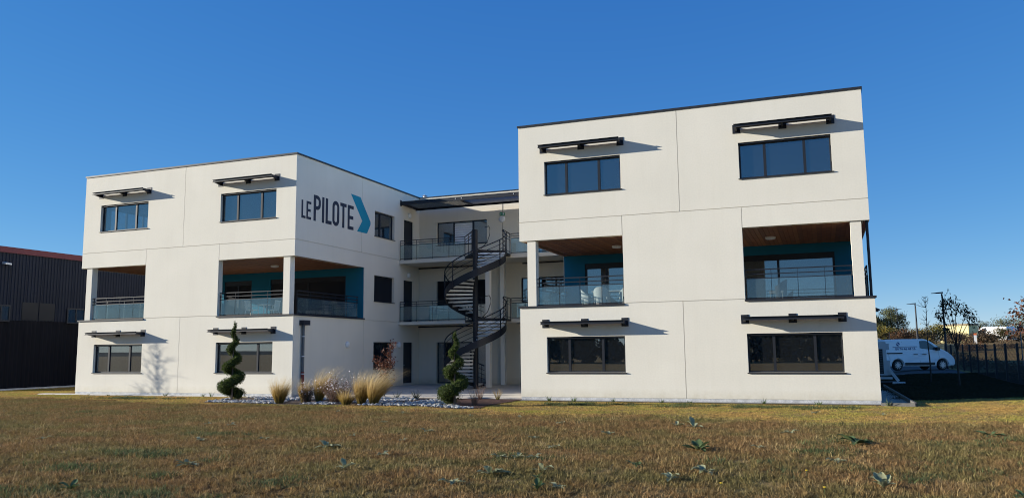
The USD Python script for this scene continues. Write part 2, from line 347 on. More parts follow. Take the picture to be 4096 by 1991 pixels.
# strip of pale gravel along the right wing, and its border
GR = Polygon([(12.36, -0.5), (13.2, -0.85), (13.12, 12.0), (12.36, 12.0)])
obj('gravel_strip', sheet(GR.union(sbox(-0.1, -0.5, 12.4, -0.02)), 0.02), pm('fine_gravel', (0.24, 0.235, 0.22), rough=0.9, var=0.25, scale=8, fine=0.35, fscale=45, bump=0.8, bscale=45, bdist=0.03), smooth=True, kind='structure', label='strip of pale gravel at the foot of the right wing')
M['borderstone'] = pm('border_concrete', (0.13, 0.125, 0.115), rough=0.9, var=0.2, scale=3, fine=0.2, fscale=25, spec=0.15)
obj('gravel_border', MB().bar((13.16, 12, -0.10), (13.24, -0.9, -0.10), 0.06, 0.22).bar((13.24, -0.9, -0.10), (12.3, -0.62, -0.12), 0.06, 0.18), M['borderstone'], kind='structure', label='thin concrete border round the gravel strip by the right wing')
PARK = sbox(12.9, 23.5, 18.3, 46)
obj('parking', sheet(PARK, 0.012, 0.9), pm('asphalt', (0.055, 0.055, 0.058), rough=0.9, var=0.15, scale=2, fine=0.2, fscale=60, bump=0.3, bscale=80), smooth=True, kind='structure', label='dark asphalt parking behind the building')

# ------------------------------------------------------------------ the office building
B = thing('office_building', 'white three-storey office block of two cubic wings with black-framed windows', 'building', (0, 0, 0))
OXL, OXR, W = -22.687, 0.0, 12.351
ZR, ZJ, ZF, ZL = 10.34, 6.60, 5.875, 3.31
YB = 11.48
WT, WB, LT, LBZ = 8.893, 7.606, 2.205, 0.89
FRONT = Plane((0, 0, 0), (1, 0, 0), (0, 1, 0))
T = 0.03   # thickness of the facade panels in front of the wall

def window(pl, u0, u1, z0, z1, mull=(), sill=True, glass=True, depth=0.13, shut=False, mat=None, name='window', label=None, blind=None, box_top=0.0, fw=0.055):
    f = MB(); d0, d1 = depth, depth + 0.07
    f.box(u0, u0 + fw, d0, d1, z0, z1).box(u1 - fw, u1, d0, d1, z0, z1).box(u0 + fw, u1 - fw, d0, d1, z0, z0 + fw).box(u0 + fw, u1 - fw, d0, d1, z1 - fw - box_top, z1)
    if box_top: f.box(u0 + 0.002, u1 - 0.002, 0.045, d0 - 0.002, z1 - box_top - 0.02, z1 - 0.002)
    cuts = [u0 + fw] + [u0 + m * (u1 - u0) for m in mull] + [u1 - fw]
    for m in cuts[1:-1]: f.box(m - 0.045, m + 0.045, d0 - 0.012, d1 - 0.004, z0 + fw, z1 - fw - box_top)
    w = obj(name, pl.at(f.mesh()), mat or M['frame'], B, label=label)
    for k in range(len(cuts) - 1):
        a = cuts[k] + (0.045 if k else 0); b = cuts[k + 1] - (0.045 if k < len(cuts) - 2 else 0)
        if shut:
            s = MB(); n = int((z1 - z0) / 0.055)
            for i in range(n):
                zz = z0 + fw + (z1 - z0 - 2 * fw) * i / n; zh = (z1 - z0 - 2 * fw) / n
                v = [(a, d0 + 0.03, zz), (b, d0 + 0.03, zz), (b, d0 + 0.012, zz + zh * 0.5), (a, d0 + 0.012, zz + zh * 0.5), (a, d0 + 0.03, zz + zh), (b, d0 + 0.03, zz + zh)]
                s.add(v, [(0, 1, 2, 3), (3, 2, 5, 4)])
            obj('roller_shutter', pl.at(s.mesh()), M['shutter'], w)
        elif glass:
            obj('pane', pl.at(MB().box(a - 0.004, b + 0.004, d0 + 0.028, d0 + 0.036, z0 + fw - 0.004, z1 - fw - box_top + 0.004).mesh()), M['glass'], w)
        if blind is not None and k == blind:
            zz = z0 + fw + 0.01
            while zz < z1 - fw - 0.09: obj('blind_slat', pl.at(MB().add([(a, d0 - 0.010, zz), (b, d0 - 0.010, zz), (b, d0 + 0.020, zz + 0.115), (a, d0 + 0.020, zz + 0.115)], [(0, 1, 2, 3)]).mesh()), M['blind'], w); zz += 0.125
    if sill:
        obj('sill', pl.at(MB().box(u0 - 0.035, u1 + 0.045, -0.045, d0 - 0.002, z0 - 0.03, z0 - 0.002).mesh()), M['coping'], w)
    return w

def sunshade(pl, u0, u1, z):
    """z: height of the front beam's bottom. Front channel, three arms on wall plates, flat blades between."""
    b = MB(); h = 0.115
    b.box(u0 - 0.05, u1 + 0.05, -0.445, -0.435, z, z + h).box(u0 - 0.05, u1 + 0.05, -0.505, -0.435, z + h - 0.012, z + h).box(u0 - 0.05, u1 + 0.05, -0.505, -0.435, z, z + 0.012)
    w = obj('sunshade', pl.at(b.mesh()), M['dark'], B)
    um = (u0 + u1) / 2
    for u in (u0, um, u1):
        k = MB().box(u - 0.13, u + 0.13, -0.015, -0.001, z - 0.105, z + 0.205)
        v = [(u - 0.035, -0.015, z - 0.05), (u - 0.035, -0.015, z + 0.11), (u - 0.035, -0.434, z + 0.10), (u - 0.035, -0.434, z + 0.015)]
        v += [(a + 0.07, b_, c) for a, b_, c in v]
        k.add(v, [(0, 1, 2, 3), (7, 6, 5, 4), (0, 4, 5, 1), (1, 5, 6, 2), (2, 6, 7, 3), (3, 7, 4, 0)])
        obj('bracket', pl.at(k.mesh()), M['dark'], w)
    for a, c in ((u0, um), (um, u1)):
        for q in range(3):
            y0 = -0.065 - q * 0.126
            s = MB().add([(a + 0.036, y0, z + 0.058), (c - 0.036, y0, z + 0.058), (c - 0.036, y0 - 0.122, z + 0.046), (a + 0.036, y0 - 0.122, z + 0.046),
                          (a + 0.036, y0, z + 0.074), (c - 0.036, y0, z + 0.074), (c - 0.036, y0 - 0.122, z + 0.062), (a + 0.036, y0 - 0.122, z + 0.062)],
                         [(0, 1, 2, 3), (7, 6, 5, 4), (0, 4, 5, 1), (1, 5, 6, 2), (2, 6, 7, 3), (3, 7, 4, 0)])
            obj('blade', pl.at(s.mesh()), M['dark'], w)
    return w

def railing(p, q, z, posts, top=1.03, glass=True, mids=(0.87,), gtop=0.71, gbot=0.06, mat=None, name='railing', inset=(0.02, 0.02)):
    """A straight guard rail from p to q standing on z, posts at the given fractions; glass below a third rail."""
    mat = mat or M['dark']; p = np.array([p[0], p[1], 0.0]); q = np.array([q[0], q[1], 0.0]); at = lambda t, h: p + (q - p) * t + (0, 0, z + h)
    r = obj(name, MB().bar(at(0, top), at(1, top), 0.045, 0.035), mat, B)
    for m in list(mids) + [gtop + 0.012, gbot - 0.022]:
        obj('rail', MB().bar(at(0, m), at(1, m), 0.035, 0.03), mat, r)
    for t in posts:
        obj('post', MB().bar(at(t, -0.0), at(t, top - 0.018), 0.04, 0.012, up=(q - p) / np.linalg.norm(q - p)), mat, r)
    if glass:
        n = np.cross((q - p) / np.linalg.norm(q - p), (0, 0, 1)) * 0.026
        for a, c in zip(posts[:-1], posts[1:]):
            L = np.linalg.norm(q - p); e = 0.012 / L
            A, C = at(a + e, gbot) + n, at(c - e, gbot) + n; hh = np.array([0, 0, gtop - gbot])
            mid = hh / 2
            obj('glass_panel', MB().bar(A + mid, C + mid, 0.010, gtop - gbot), M['railglass'], r)
    return r

def lamp_round(pl, u, z, r=0.15, parent=None):
    b = MB()
    prof = [(r, 0.0), (r, 0.05), (r * 0.86, 0.085), (r * 0.5, 0.105), (0.001, 0.11)]
    n = 20; rings = []
    for rr, d in prof: rings.append([(u + rr * math.cos(k * 2 * math.pi / n), -d - 0.002, z + rr * math.sin(k * 2 * math.pi / n)) for k in range(n)])
    v = [p for ring in rings for p in ring]; f = [(i * n + j, i * n + (j + 1) % n, (i + 1) * n + (j + 1) % n, (i + 1) * n + j) for i in range(len(prof) - 1) for j in range(n)]
    b.add(v, f)
    return obj('wall_lamp', pl.at(b.mesh()), M['white'], B, smooth=40)

def ceiling_lamp(x, y, z, r=0.19):
    b = MB(); n = 20; prof = [(r, 0.0), (r, 0.05), (r * 0.9, 0.08), (r * 0.5, 0.095), (0.001, 0.1)]
    v = [(x + a * math.cos(k * 2 * math.pi / n), y + a * math.sin(k * 2 * math.pi / n), z - d) for a, d in prof for k in range(n)]
    b.add(v, [(i * n + j, (i + 1) * n + j, (i + 1) * n + (j + 1) % n, i * n + (j + 1) % n) for i in range(len(prof) - 1) for j in range(n)])
    return obj('ceiling_lamp', b, M['white'], B, smooth=40)

def wing(ox, left):
    X0, X1 = ox, ox + W
    g = 0.009
    rect = lambda a, c, lo, hi: sbox(ox + a, lo, ox + c, hi)
    wu = [(1.05, 4.025), (8.277, 11.315)]
    hole = lambda k, lo, hi: rect(wu[k][0], wu[k][1], lo, hi)
    wj = 6.15 if not left else 6.196
    pan = [rect(0, wj - g, ZJ + g, ZR) - hole(0, WB, WT), rect(wj + g, W, ZJ + g, ZR) - hole(1, WB, WT),
           rect(0, 4.03 - g, ZF, ZJ - g), rect(8.285 + g, W, ZF, ZJ - g), rect(4.03 + g, 8.285 - g, 3.39 + g, ZJ - g),
           (Polygon([(ox, 0), (ox + wj - g, 0), (ox + wj - g, 3.39 - g), (ox + 4.03, 3.39 - g), (ox + 4.03, ZL), (ox, ZL)])) - hole(0, LBZ, LT),
           (Polygon([(ox + wj + g, 0), (ox + W, 0), (ox + W, ZL), (ox + 8.285, ZL), (ox + 8.285, 3.39 - g), (ox + wj + g, 3.39 - g)])) - hole(1, LBZ, LT)]
    for p in pan: obj('wall_panel', FRONT.at(wallmesh(p, 0.0, T)), M['facade'], B)
    # structural wall behind the panels
    wall = rect(T + 0.002, W - T - 0.002, 0.0, ZR - 0.002) - rect(-1, 4.05, ZL - 0.004, ZF + 0.004) - rect(8.265, W + 1, ZL - 0.004, ZF + 0.004)
    for k in (0, 1): wall = wall - hole(k, WB, WT) - hole(k, LBZ, LT)
    obj('front_wall', FRONT.at(wallmesh(wall, T + 0.001, 0.30)), M['facade'], B)
    obj('plinth', MB().box(X0 + 0.015, X1 - 0.015, 0.008, 0.29, -0.4, -0.004), M['plinth'], B)
    for k in (0, 1):
        up = window(FRONT, ox + wu[k][0], ox + wu[k][1], WB, WT, (0.285, 0.715), box_top=0.035)
        lo = window(FRONT, ox + wu[k][0], ox + wu[k][1], LBZ, LT, (0.285, 0.715), box_top=0.035)
        sunshade(FRONT, ox + wu[k][0] - 0.04, ox + wu[k][1] + 0.02, 9.34)
        sunshade(FRONT, ox + wu[k][0] - 0.04, ox + wu[k][1] + 0.02, 2.65)
    # coping on the roof edge
    c = MB().box(X0 - 0.035, X1 + 0.035, -0.035, 0.32, ZR, ZR + 0.075)
    c.box(X0 - 0.035, X0 + 0.30, 0.322, 30.0, ZR, ZR + 0.075).box(X1 - 0.30, X1 + 0.035, 0.322, 30.0, ZR, ZR + 0.075)
    obj('roof_coping', c, M['coping'], B)
    obj('roof', MB().box(X0 + 0.03, X1 - 0.03, 0.302, 30.0, 10.02, 10.26), M['roof'], B)
    # ledges of the terrace
    for a, e in ((-0.06, 4.05), (8.265, W + 0.06)):
        obj('ledge', MB().box(ox + a, ox + e, -0.05, 0.30, ZL + 0.002, ZL + 0.062), M['coping'], B)
    # columns at the open corners
    for a in (0.30, W - 0.60):
        obj('column', MB().box(ox + a, ox + a + 0.34, 0.05, 0.38, ZL + 0.063, ZF - 0.001), M['facade'], B)
    # floors
    obj('floor_slab', MB().box(X0 + 0.04, X1 - 0.04, 0.305, 29.9, 2.95, ZL + 0.03), M['floor'], B)
    obj('floor_slab', MB().box(X0 + 0.04, X1 - 0.04, 0.305, 29.9, ZF + 0.035, 6.40), M['slab'], B)
    obj('ground_slab', MB().box(X0 + 0.04, X1 - 0.04, 0.305, 29.9, -0.30, 0.05), M['slab'], B)
    # inner walls: behind the rooms on the ground and top floors
    obj('inner_wall', MB().box(X0 + 0.31, X1 - 0.31, 5.70, 5.85, 0.051, 2.949), M['room'], B)
    obj('inner_wall', MB().box(X0 + 0.31, X1 - 0.31, 5.70, 5.85, 6.401, 10.019), M['room'], B)
    obj('inner_wall', MB().box(ox + 6.10, ox + 6.22, 0.302, 5.69, 6.401, 10.019).box(ox + 6.10, ox + 6.22, 0.302, 5.69, 0.051, 2.949), M['room'], B)
    # soffit of larch planks
    n = 76; pitch = (W - 0.06) / n
    sof = obj('soffit_board', MB().box(X0 + 0.03, X1 - 0.03, 0.31, 5.615, ZF + 0.022, ZF + 0.034), M['wood'][1], B)
    for i in range(n):
        a = X0 + 0.03 + i * pitch
        obj('plank', MB().box(a + 0.006, a + pitch - 0.006, 0.305, 5.617, ZF + 0.002 + 0.002 * (i * 7 % 3), ZF + 0.021), M['wood'][(i * 5 + i // 4) % 3], sof)
    # soffit strip round the edges
    # terrace back wall, teal, with openings
    BACK = Plane((0, 5.62, 0), (1, 0, 0), (0, 1, 0))
    ops = [(3.79, 5.57), (6.76, 11.31)] if left else [(0.99, 2.95), (3.79, 5.57), (7.72, 11.31)]
    bw = rect(0.032, W - 0.032, ZL + 0.03, ZF + 0.034)
    for a, e in ops: bw = bw - rect(a, e, ZL + 0.031, 5.50)
    obj('terrace_wall', BACK.at(wallmesh(bw, 0.0, 0.20)), M['teal'], B, label='teal terrace wall of the %s wing' % ('left' if left else 'right'))
    for a, e in ops:
        m = (0.5,) if e - a > 1.5 else ()
        if e - a > 3: m = (0.40,) if not left else (0.5,)
        window(BACK, ox + a, ox + e, ZL + 0.032, 5.50, m, sill=False, shut=left, depth=0.06, box_top=0.15, fw=0.09, name='terrace_door')
    for u in (3.1, 9.05): ceiling_lamp(ox + u, 2.95, ZF + 0.001)
    # side walls
    for s in (0, 1):
        inner = (s == 1) == left            # the wall that faces the courtyard
        Xp = X1 if s else X0
        pl = Plane((Xp, 0, 0), (0, 1, 0), (-1, 0, 0) if s else (1, 0, 0))
        mat = M['facade_shaded'] if inner else M['facade']
        yend = YB if inner else 30.0
        R = lambda a, c, lo, hi: sbox(a, lo, c, hi)
        holes = []
        if inner and left:
            holes = [R(6.61, 8.64, 7.59, 8.88), R(6.61, 8.64, 4.263, 5.58), R(6.61, 8.64, 0.88, 2.215)]
            doors = [R(9.69, 10.74, 6.585, 8.875), R(9.69, 10.74, 3.295, 5.56), R(9.69, 10.74, -0.02, 2.215)]
            holes = holes + doors
        elif not inner and left:
            holes = [R(1.3, 4.6, 7.5, 9.0)]
        cut = unary_union(holes) if holes else Polygon()
        ups = [R(T + 0.001, 5.375 - g, ZJ + g, ZR), R(5.375 + g, yend, ZJ + g, ZR), R(T + 0.001, 5.65, ZF, ZJ - g), R(5.65, yend, 3.275 + g, ZJ - g)]
        lows = [R(T + 0.001, 5.65, 0.0, ZL), R(5.65, yend, 0.0, 3.275 - g).union(R(5.65, 5.66, ZL - 0.1, ZL - 0.09))]
        lows = [R(T + 0.001, 5.65 - g, -0.07, ZL), R(5.65 + g, yend, -0.07, 3.275 - g)]
        for p in ups + lows: obj('wall_panel', pl.at(wallmesh(p - cut, 0.0, T)), mat, B)
        wl = R(0.301, yend - 0.002, -0.07, ZR - 0.002) - R(0.0, 5.65, ZL - 0.004, ZF + 0.004) - cut
        obj('side_wall', pl.at(wallmesh(wl, T + 0.001, 0.30)), mat, B)
        obj('ledge', pl.at(MB().box(0.302, 5.70, -0.05, 0.30, ZL + 0.002, ZL + 0.062).mesh()), M['coping'], B)
        # corner strip of the terrace side
        xx = Xp - 0.16 if s else Xp + 0.16
        fr = [0.0, 0.2, 0.4, 0.6, 0.8, 0.985]
        railing((xx, 0.45), (xx, 5.35 if inner and left else 5.60), ZL + 0.062, fr)
        if inner and left:
            window(pl, 6.61, 8.64, 7.59, 8.88, (0.36,), label='courtyard window with clear glass high on the left wing')
            window(pl, 6.61, 8.64, 4.263, 5.58, (), shut=True, label='courtyard window closed by a dark roller shutter')
            window(pl, 6.61, 8.64, 0.88, 2.215, (0.5,), label='dark ground-floor courtyard window behind the red-leaved shrub')
            for zz0, zz1 in ((6.585, 8.875), (3.295, 5.56), (-0.02, 2.215)):
                d = obj('door', pl.at(MB().box(9.69, 9.75, 0.06, 0.14, zz0, zz1).box(10.68, 10.74, 0.06, 0.14, zz0, zz1).box(9.751, 10.679, 0.06, 0.14, zz1 - 0.06, zz1).box(9.752, 10.678, 0.085, 0.125, zz0 + 0.01, zz1 - 0.062).mesh()), M['door'], B)
                obj('handle', pl.at(MB().box(9.80, 9.93, 0.045, 0.06, zz0 + 1.03, zz0 + 1.05).box(9.80, 9.82, 0.055, 0.084, zz0 + 1.03, zz0 + 1.05).mesh()), M['galv'], d)
            for u, zz in ((10.27, 9.17), (10.2, 5.86), (9.18, 2.085), (4.18, 2.085)): lamp_round(pl, u, zz)
        if not inner and left:
            window(pl, 1.3, 4.6, 7.5, 9.0, (0.33, 0.66), label='window in the outer side wall of the left wing')
    railing((ox + 0.66, 0.15), (ox + 4.02, 0.15), ZL + 0.062, [0.02, 0.26, 0.5, 0.75, 0.99] if not left else [0.03, 0.27, 0.52, 0.77, 0.99])
    railing((ox + 8.30, 0.15), (ox + W - 0.615, 0.15), ZL + 0.062, [0.01, 0.25, 0.5, 0.75, 0.99])

wing(OXL, True)
wing(OXR, False)

# dark sheet-metal flashing pipe behind the right corner column, small awning on the outer side wall
obj('downpipe', MB().cyl((12.27, 0.20, ZL + 0.065), (12.27, 0.20, ZF + 0.0), 0.045, 12), M['dark'], B, label='dark downpipe beside the right corner column')
obj('side_awning', MB().add([(12.352, 6.0, 3.10), (12.352, 7.6, 3.10), (12.86, 7.6, 3.14), (12.86, 6.0, 3.14), (12.352, 6.0, 3.42), (12.352, 7.6, 3.42), (12.86, 7.6, 3.17), (12.86, 6.0, 3.17)],
    [(0, 1, 2, 3), (7, 6, 5, 4), (0, 4, 5, 1), (1, 5, 6, 2), (2, 6, 7, 3), (3, 7, 4, 0)]), M['dark'], B)

# the painted sign on the courtyard side of the left wing
SIGN = Plane((OXL + W, 0, 0), (0, 1, 0), (-1, 0, 0))
def letter(shape): return obj('letter', SIGN.at(wallmesh(shape, -0.004, -0.0005)), M['letter'], B)
def cap(ch, u0, u1, z0, z1, st, bt):
    b = lambda a, c, lo, hi: sbox(a, lo, c, hi)
    if ch == 'I': return b(u0, u1, z0, z1)
    if ch == 'L': return b(u0, u0 + st, z0, z1).union(b(u0, u1, z0, z0 + bt))
    if ch == 'E':
        zm = (z0 + z1) / 2; return unary_union([b(u0, u0 + st, z0, z1), b(u0, u1, z0, z0 + bt), b(u0, u1, z1 - bt, z1), b(u0, u1 - 0.03, zm - bt / 2, zm + bt / 2)])
    if ch == 'T': um = (u0 + u1) / 2; return b(u0, u1, z1 - bt, z1).union(b(um - st / 2, um + st / 2, z0, z1))
    if ch == 'O':
        r = (u1 - u0) / 2; o = sbox(u0 + r, z0 + r, u1 - r + 1e-6, z1 - r).buffer(r, 12); return o - o.buffer(-st)
    if ch == 'P':
        h = (z1 - z0) * 0.56; r = h * 0.42
        o = sbox(u0, z1 - h, u1 - r, z1).union(sbox(u1 - r - 1e-3, z1 - h + r, u1 - r, z1 - r).buffer(r, 10)); i = sbox(u0 + st, z1 - h + bt, u1 - r, z1 - bt).union(sbox(u1 - r - 1e-3, z1 - h + r, u1 - r, z1 - r).buffer(r - st * 0.95, 10))
        return (o - i).union(b(u0, u0 + st, z0, z1))
for ch, a, c, hi in (('L', 0.40, 0.715, 8.395), ('E', 0.765, 1.12, 8.395)): letter(cap(ch, a, c, 7.59, hi, 0.12, 0.115))
for ch, a, c in (('P', 1.305, 1.855), ('I', 1.955, 2.135), ('L', 2.245, 2.74), ('O', 2.79, 3.36), ('T', 3.435, 3.985), ('E', 4.085, 4.615)): letter(cap(ch, a, c, 7.59, 8.772, 0.18, 0.165))
chev = Polygon([(4.347, 9.358), (5.20, 9.335), (5.26, 9.29), (6.185, 8.24), (6.205, 8.15), (6.18, 8.07), (5.88, 7.62), (5.80, 7.592), (4.943, 7.59), (5.404, 8.163)])
obj('chevron', SIGN.at(wallmesh(chev, -0.004, -0.0005)), M['mark'], B, label='teal arrow-shaped chevron after the lettering')

# hopper and downpipe at the corner of the left wing
dp = obj('downpipe', SIGN.at(MB().cyl((0.60, -0.10, 0.92), (0.60, -0.10, 2.92), 0.062, 14).mesh()), M['zinc'], B, smooth=40, label='zinc downpipe at the inner corner of the left wing')
obj('hopper', SIGN.at(MB().box(0.43, 0.90, -0.235, -0.001, 2.90, 3.115).mesh()), M['dark'], dp)
obj('pipe_foot', SIGN.at(MB().cyl((0.60, -0.10, -0.10), (0.60, -0.10, 0.919), 0.070, 14).mesh()), M['redpipe'], dp, smooth=40, label='red lower length of the downpipe')
for zz in (0.8, 1.55, 2.4): obj('pipe_clip', SIGN.at(MB().cyl((0.60, -0.10, zz), (0.60, -0.10, zz + 0.04), 0.078, 14).mesh()), M['galv'], dp)

# ------------------------------------------------------------------ the middle block round the courtyard
XC0, XC1 = OXL + W, 0.0
BK = Plane((0, YB, 0), (1, 0, 0), (0, 1, 0))
bwall = sbox(XC0, -0.06, XC1, 10.25)
wopen = [(-9.25, -6.18, 7.58, 8.885), (-9.25, -6.28, 4.26, 5.585), (-9.25, -6.19, -0.02, 2.215), (-4.22, -1.3, 4.26, 5.57), (-3.4, -1.2, 6.6, 8.85)]
for a, c, lo, hi in wopen: bwall = bwall - sbox(a, lo, c, hi)
obj('courtyard_wall', BK.at(wallmesh(bwall, 0.0, 0.30)), M['facade_shaded'], B)
window(BK, *wopen[0], (0.335, 0.715), blind=1, label='top-floor courtyard window with a striped white blind in its middle pane')
window(BK, *wopen[1], (0.335, 0.715), shut=True, label='first-floor courtyard window closed by dark roller shutters')
window(BK, *wopen[2], (0.33, 0.66), sill=False, name='glazed_door', label='wide dark glazed door at the back of the courtyard')
window(BK, *wopen[3], (0.33, 0.66), label='first-floor courtyard window beside the right wing')
window(BK, *wopen[4], (0.5,), sill=False, name='glazed_door')
obj('parapet', MB().box(XC0 + 0.04, XC1 - 0.04, YB - 0.02, YB + 0.3, 10.251, 10.345), M['facade'], B, label='pale parapet band over the courtyard')
obj('roof_coping', MB().box(XC0 + 0.04, XC1 - 0.04, YB - 0.05, YB + 0.33, 10.346, 10.395), M['coping'], B)
obj('roof', MB().box(XC0 + 0.04, XC1 - 0.04, YB + 0.301, 30, 10.0, 10.24), M['roof'], B)
obj('back_wall', MB().box(OXL, OXR + W, 30.001, 30.3, -0.3, 10.34), M['facade'], B)
obj('inner_wall', MB().box(XC0 + 0.05, XC1 - 0.05, 15.5, 15.65, 0, 10.0), M['room'], B)
for z0, z1 in ((2.98, 3.285), (6.30, 6.575)):
    obj('floor_slab', MB().box(XC0 + 0.05, XC1 - 0.05, YB + 0.302, 29.9, z0, z1), M['slab'], B)
obj('ground_slab', MB().box(XC0 + 0.05, XC1 - 0.05, YB + 0.302, 29.9, -0.3, -0.024), M['slab'], B)
# galleries
for z0, z1 in ((3.125, 3.285), (6.39, 6.575)):
    obj('gallery_slab', MB().box(XC0 + 0.002, XC1 - 0.002, 9.15, YB - 0.002, z0, z1), M['facade_shaded'], B)
    for a, c in ((XC0 + 0.01, -6.9), (-4.1, XC1 - 0.01)): obj('cable_tray', MB().box(a, c, YB - 0.10, YB - 0.003, z0 - 0.09, z0 - 0.03), M['dark'], B)
    railing((XC0 + 0.06, 9.19), (-6.46, 9.19), z1, [0.003, 0.255, 0.508, 0.757, 0.997], top=1.05, mids=(0.93,), gtop=0.80, gbot=0.09)
    railing((-3.90, 9.19), (-0.03, 9.19), z1, [0.003, 0.25, 0.5, 0.75, 0.997], top=1.05, mids=(0.93,), gtop=0.80, gbot=0.09)
for (cx, cy), (lo, hi) in (((-4.67, 8.02), (-0.06, 6.38)), ((-5.02, 10.86), (-0.06, 3.124)), ((-5.02, 10.86), (3.286, 6.389))):
    obj('column', MB().box(cx - 0.115, cx + 0.115, cy - 0.115, cy + 0.115, lo, hi), M['whitepaint'], B)
lamp_round(BK, -5.26, 8.815, 0.17)
ex = obj('exit_sign', BK.at(MB().box(-5.40, -5.115, -0.05, -0.001, 9.01, 9.185).mesh()), M['exit'], B, label='small green emergency exit sign above the round lamp')
man = MB().box(-5.22, -5.15, -0.054, -0.0505, 9.04, 9.155)
man.bar((-5.35, -0.053, 9.095), (-5.28, -0.053, 9.095), 0.003, 0.02).bar((-5.36, -0.053, 9.095), (-5.335, -0.053, 9.125), 0.003, 0.015).bar((-5.36, -0.053, 9.095), (-5.335, -0.053, 9.065), 0.003, 0.015)
obj('pictogram', BK.at(man.mesh()), M['white'], ex)
obj('cable', BK.at(MB().tube([(-5.255, -0.012, 10.2), (-5.255, -0.012, 9.19)], 0.008, 5).tube([(-5.255, -0.012, 8.63), (-5.255, -0.012, 6.58)], 0.008, 5).mesh()), M['dark'], B)
# canopy over the top gallery
cn = obj('canopy', MB().box(XC0 + 0.003, XC1 - 0.003, 9.28, 9.30, 9.60, 9.80).box(XC0 + 0.003, XC1 - 0.003, 9.301, 9.36, 9.785, 9.80).box(XC0 + 0.003, XC1 - 0.003, 9.301, 9.36, 9.60, 9.615), M['dark'], B, label='dark steel louvred canopy over the top gallery')
obj('rear_beam', MB().box(XC0 + 0.003, XC1 - 0.003, 11.02, 11.05, 9.57, 9.69), M['dark'], cn)
for X in (-10.25, -6.85, -3.55, -0.1):
    obj('cross_beam', MB().box(X - 0.05, X + 0.05, 9.37, 11.01, 9.615, 9.74), M['dark'], cn)
for X in (-10.31, -0.02): obj('end_plate', MB().box(X - 0.012, X + 0.012, 9.22, 9.36, 9.55, 9.87), M['dark'], cn)
for X in (-7.05, -6.7, -3.75, -3.4):
    obj('bolt', MB().cyl((X, 9.265, 9.71), (X, 9.279, 9.71), 0.028, 8), M['galv'], cn)
for bay, (a, c) in enumerate(((-10.19, -6.91), (-6.79, -3.61), (-3.49, -0.16))):
    for k in range(12):
        y0 = 9.40 + k * 0.134
        s = MB().bar((a, y0 + 0.06, 9.68), (c, y0 + 0.06, 9.68), 0.135, 0.010, up=(0, -0.35, 1) if bay else (0, -0.10, 1))
        obj('louvre', s, M['canopy'], cn)
# roof cowl
vt = obj('roof_vent', MB().cyl((-10.52, 12.5, 10.2), (-10.52, 12.5, 10.66), 0.085, 14), M['galv'], B, smooth=40)
obj('vent_cap', MB().cyl((-10.52, 12.5, 10.68), (-10.52, 12.5, 10.76), 0.17, 14, 0.05), M['galv'], vt)

